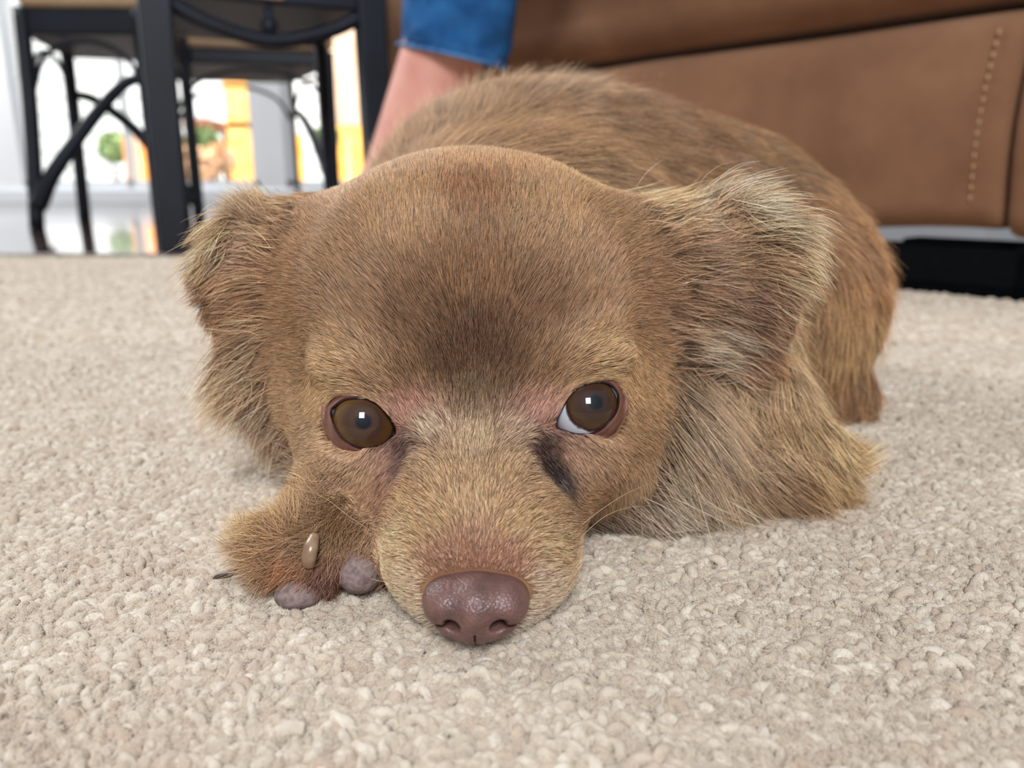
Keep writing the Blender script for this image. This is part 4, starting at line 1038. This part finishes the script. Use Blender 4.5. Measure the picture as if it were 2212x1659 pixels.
tcol = bpy.data.collections.new('yarn_shapes')
def tuft(seed, nu, nv):
    g = np.random.default_rng(seed)
    ln = g.uniform(.0011, .0022); r = g.uniform(.00105, .0014)
    p = bez([(-ln, 0, -.0035), (-ln * .95, 0, -.0010), (-ln * .3, g.normal() * .0003, .0002), (ln * .5, g.normal() * .0004, .0001), (ln * 1.05, 0, -.0012), (ln * 1.1, 0, -.0035)], nu)
    mb = MB(); rad = r * (1 + .10 * np.sin(np.linspace(0, 9, len(p)) + g.uniform(0, 6)))
    mb.tube(p, rad, nv)
    V = np.array(mb.v)
    ph = np.arctan2(V[:, 2], V[:, 1]); V = V + (V - np.repeat(p, nv, 0)) * (.10 * np.sin(3 * np.tile(np.arange(nv) * 2 * math.pi / nv, len(p)) + np.repeat(np.arange(len(p)) * .55, nv)))[:, None]
    V += g.normal(size=V.shape) * .00004
    me = bpy.data.meshes.new('yarn_loop'); me.from_pydata([tuple(v) for v in V], [], mb.f); me.polygons.foreach_set('use_smooth', [True] * len(me.polygons)); me.materials.append(M_carpet)
    o = bpy.data.objects.new('yarn_loop', me); return o
NT = 7
for k in range(NT): tcol.objects.link(tuft(100 + k, 5, 12))
def pile(name, y0, y1, spacing, scale, label_kind='stuff'):
    pts = []
    ny = int((y1 - y0) / spacing)
    for j in range(ny):
        y = y0 + spacing * (j + .5); hw = max(.70 * y + .30, .40)
        hw = min(hw, 2.4)
        k = int(2 * hw / spacing); x = -hw + spacing * (np.arange(k) + .5 + .5 * (j % 2))
        pts.append(np.stack([x, np.full(k, y), np.zeros(k)], -1))
    P = np.concatenate(pts); n = len(P)
    P[:, :2] += rng.normal(size=(n, 2)) * spacing * .24
    P[:, 2] += rng.normal(size=n) * .00048 * scale + .0011 * vnoise(P * 100, .75, 3) * .35 - .0006
    # pile pressed down below the animal
    me = bpy.data.meshes.new(name); me.vertices.add(n); me.vertices.foreach_set('co', P.astype(np.float32).ravel())
    def att(nm, ty, arr, fld='value'):
        a = me.attributes.new(nm, ty, 'POINT'); a.data.foreach_set(fld, arr)
    yaw = np.arctan2(vnoise(P * 100, .25, 21), vnoise(P * 100, .25, 22)) + rng.normal(size=n) * .9
    rot_ = np.stack([rng.normal(size=n) * .45, rng.normal(size=n) * .42, yaw], -1)
    att('rot', 'FLOAT_VECTOR', rot_.astype(np.float32).ravel(), 'vector')
    att('scl', 'FLOAT', (scale * rng.uniform(.82, 1.22, n)).astype(np.float32))
    att('pick', 'INT', rng.integers(0, NT, n).astype(np.int32))
    att('tone', 'FLOAT', np.clip(.5 + .28 * rng.normal(size=n) + .12 * vnoise(P * 100, .6, 9), 0, 1).astype(np.float32))
    o = bpy.data.objects.new(name, me); sc.collection.objects.link(o)
    ng = bpy.data.node_groups.new(name, 'GeometryNodeTree')
    ng.interface.new_socket('Geometry', in_out='INPUT', socket_type='NodeSocketGeometry'); ng.interface.new_socket('Geometry', in_out='OUTPUT', socket_type='NodeSocketGeometry')
    N = ng.nodes; L = ng.links
    gi = N.new('NodeGroupInput'); go = N.new('NodeGroupOutput'); ip = N.new('GeometryNodeInstanceOnPoints'); ci = N.new('GeometryNodeCollectionInfo'); mp = N.new('GeometryNodeMeshToPoints')
    ci.inputs['Collection'].default_value = tcol; ci.inputs['Separate Children'].default_value = True; ci.inputs['Reset Children'].default_value = True
    def na(nm, ty):
        q = N.new('GeometryNodeInputNamedAttribute'); q.data_type = ty; q.inputs['Name'].default_value = nm; return q.outputs[0]
    L.new(gi.outputs[0], mp.inputs[0]); L.new(mp.outputs[0], ip.inputs['Points']); L.new(ci.outputs[0], ip.inputs['Instance']); ip.inputs['Pick Instance'].default_value = True
    L.new(na('pick', 'INT'), ip.inputs['Instance Index'])
    e2r = N.new('FunctionNodeEulerToRotation'); L.new(na('rot', 'FLOAT_VECTOR'), e2r.inputs[0]); L.new(e2r.outputs[0], ip.inputs['Rotation'])
    L.new(na('scl', 'FLOAT'), ip.inputs['Scale']); L.new(ip.outputs[0], go.inputs[0])
    md = o.modifiers.new('pile', 'NODES'); md.node_group = ng
    print(name, n); return o
cp_near = pile('carpet_pile', .05, .50, .0022, .88)
prop(cp_near, 'cream looped carpet pile around the dog', 'carpet', kind='stuff')
cp_far = pile('carpet_pile', .50, Y_EDGE - .01, .0034, 1.4)
prop(cp_far, 'cream carpet pile farther back, up to the wooden floor', 'carpet', kind='stuff')
# loose wisps of fibre standing off the yarn
gz = np.random.default_rng(77); nf = 240000
yy = .11 + .26 * gz.random(nf) ** 1.15; xx = (gz.random(nf) * 2 - 1) * (.68 * yy + .03)
st0 = np.stack([xx, yy, gz.uniform(-.0004, .0012, nf)], -1); dr = gz.normal(size=(nf, 3)); dr[:, 2] = np.abs(dr[:, 2]) * .5; dr /= np.linalg.norm(dr, axis=1)[:, None]
Lf = gz.uniform(.0009, .0030, nf); Qf = np.empty((nf, 5, 3)); Qf[:, 0] = st0; cur = st0.copy(); d = dr.copy()
bendv = gz.normal(size=(nf, 3)) * .45
for i in range(1, 5):
    cur = cur + d * (Lf / 4)[:, None]; Qf[:, i] = cur; d = d + bendv; d /= np.linalg.norm(d, axis=1)[:, None]
cu = bpy.data.hair_curves.new('carpet_fuzz'); cu.add_curves([5] * nf); cu.attributes['position'].data.foreach_set('vector', Qf.astype(np.float32).ravel())
if 'radius' not in cu.attributes: cu.attributes.new('radius', 'FLOAT', 'POINT')
cu.attributes['radius'].data.foreach_set('value', np.full(nf * 5, .000030, np.float32))
cu.materials.append(mat('yarn_fibre', (222, 206, 188), .5))
fz = bpy.data.objects.new('loose_fibres', cu); sc.collection.objects.link(fz); fz.parent = cp_near; fz['kind'] = 'stuff'
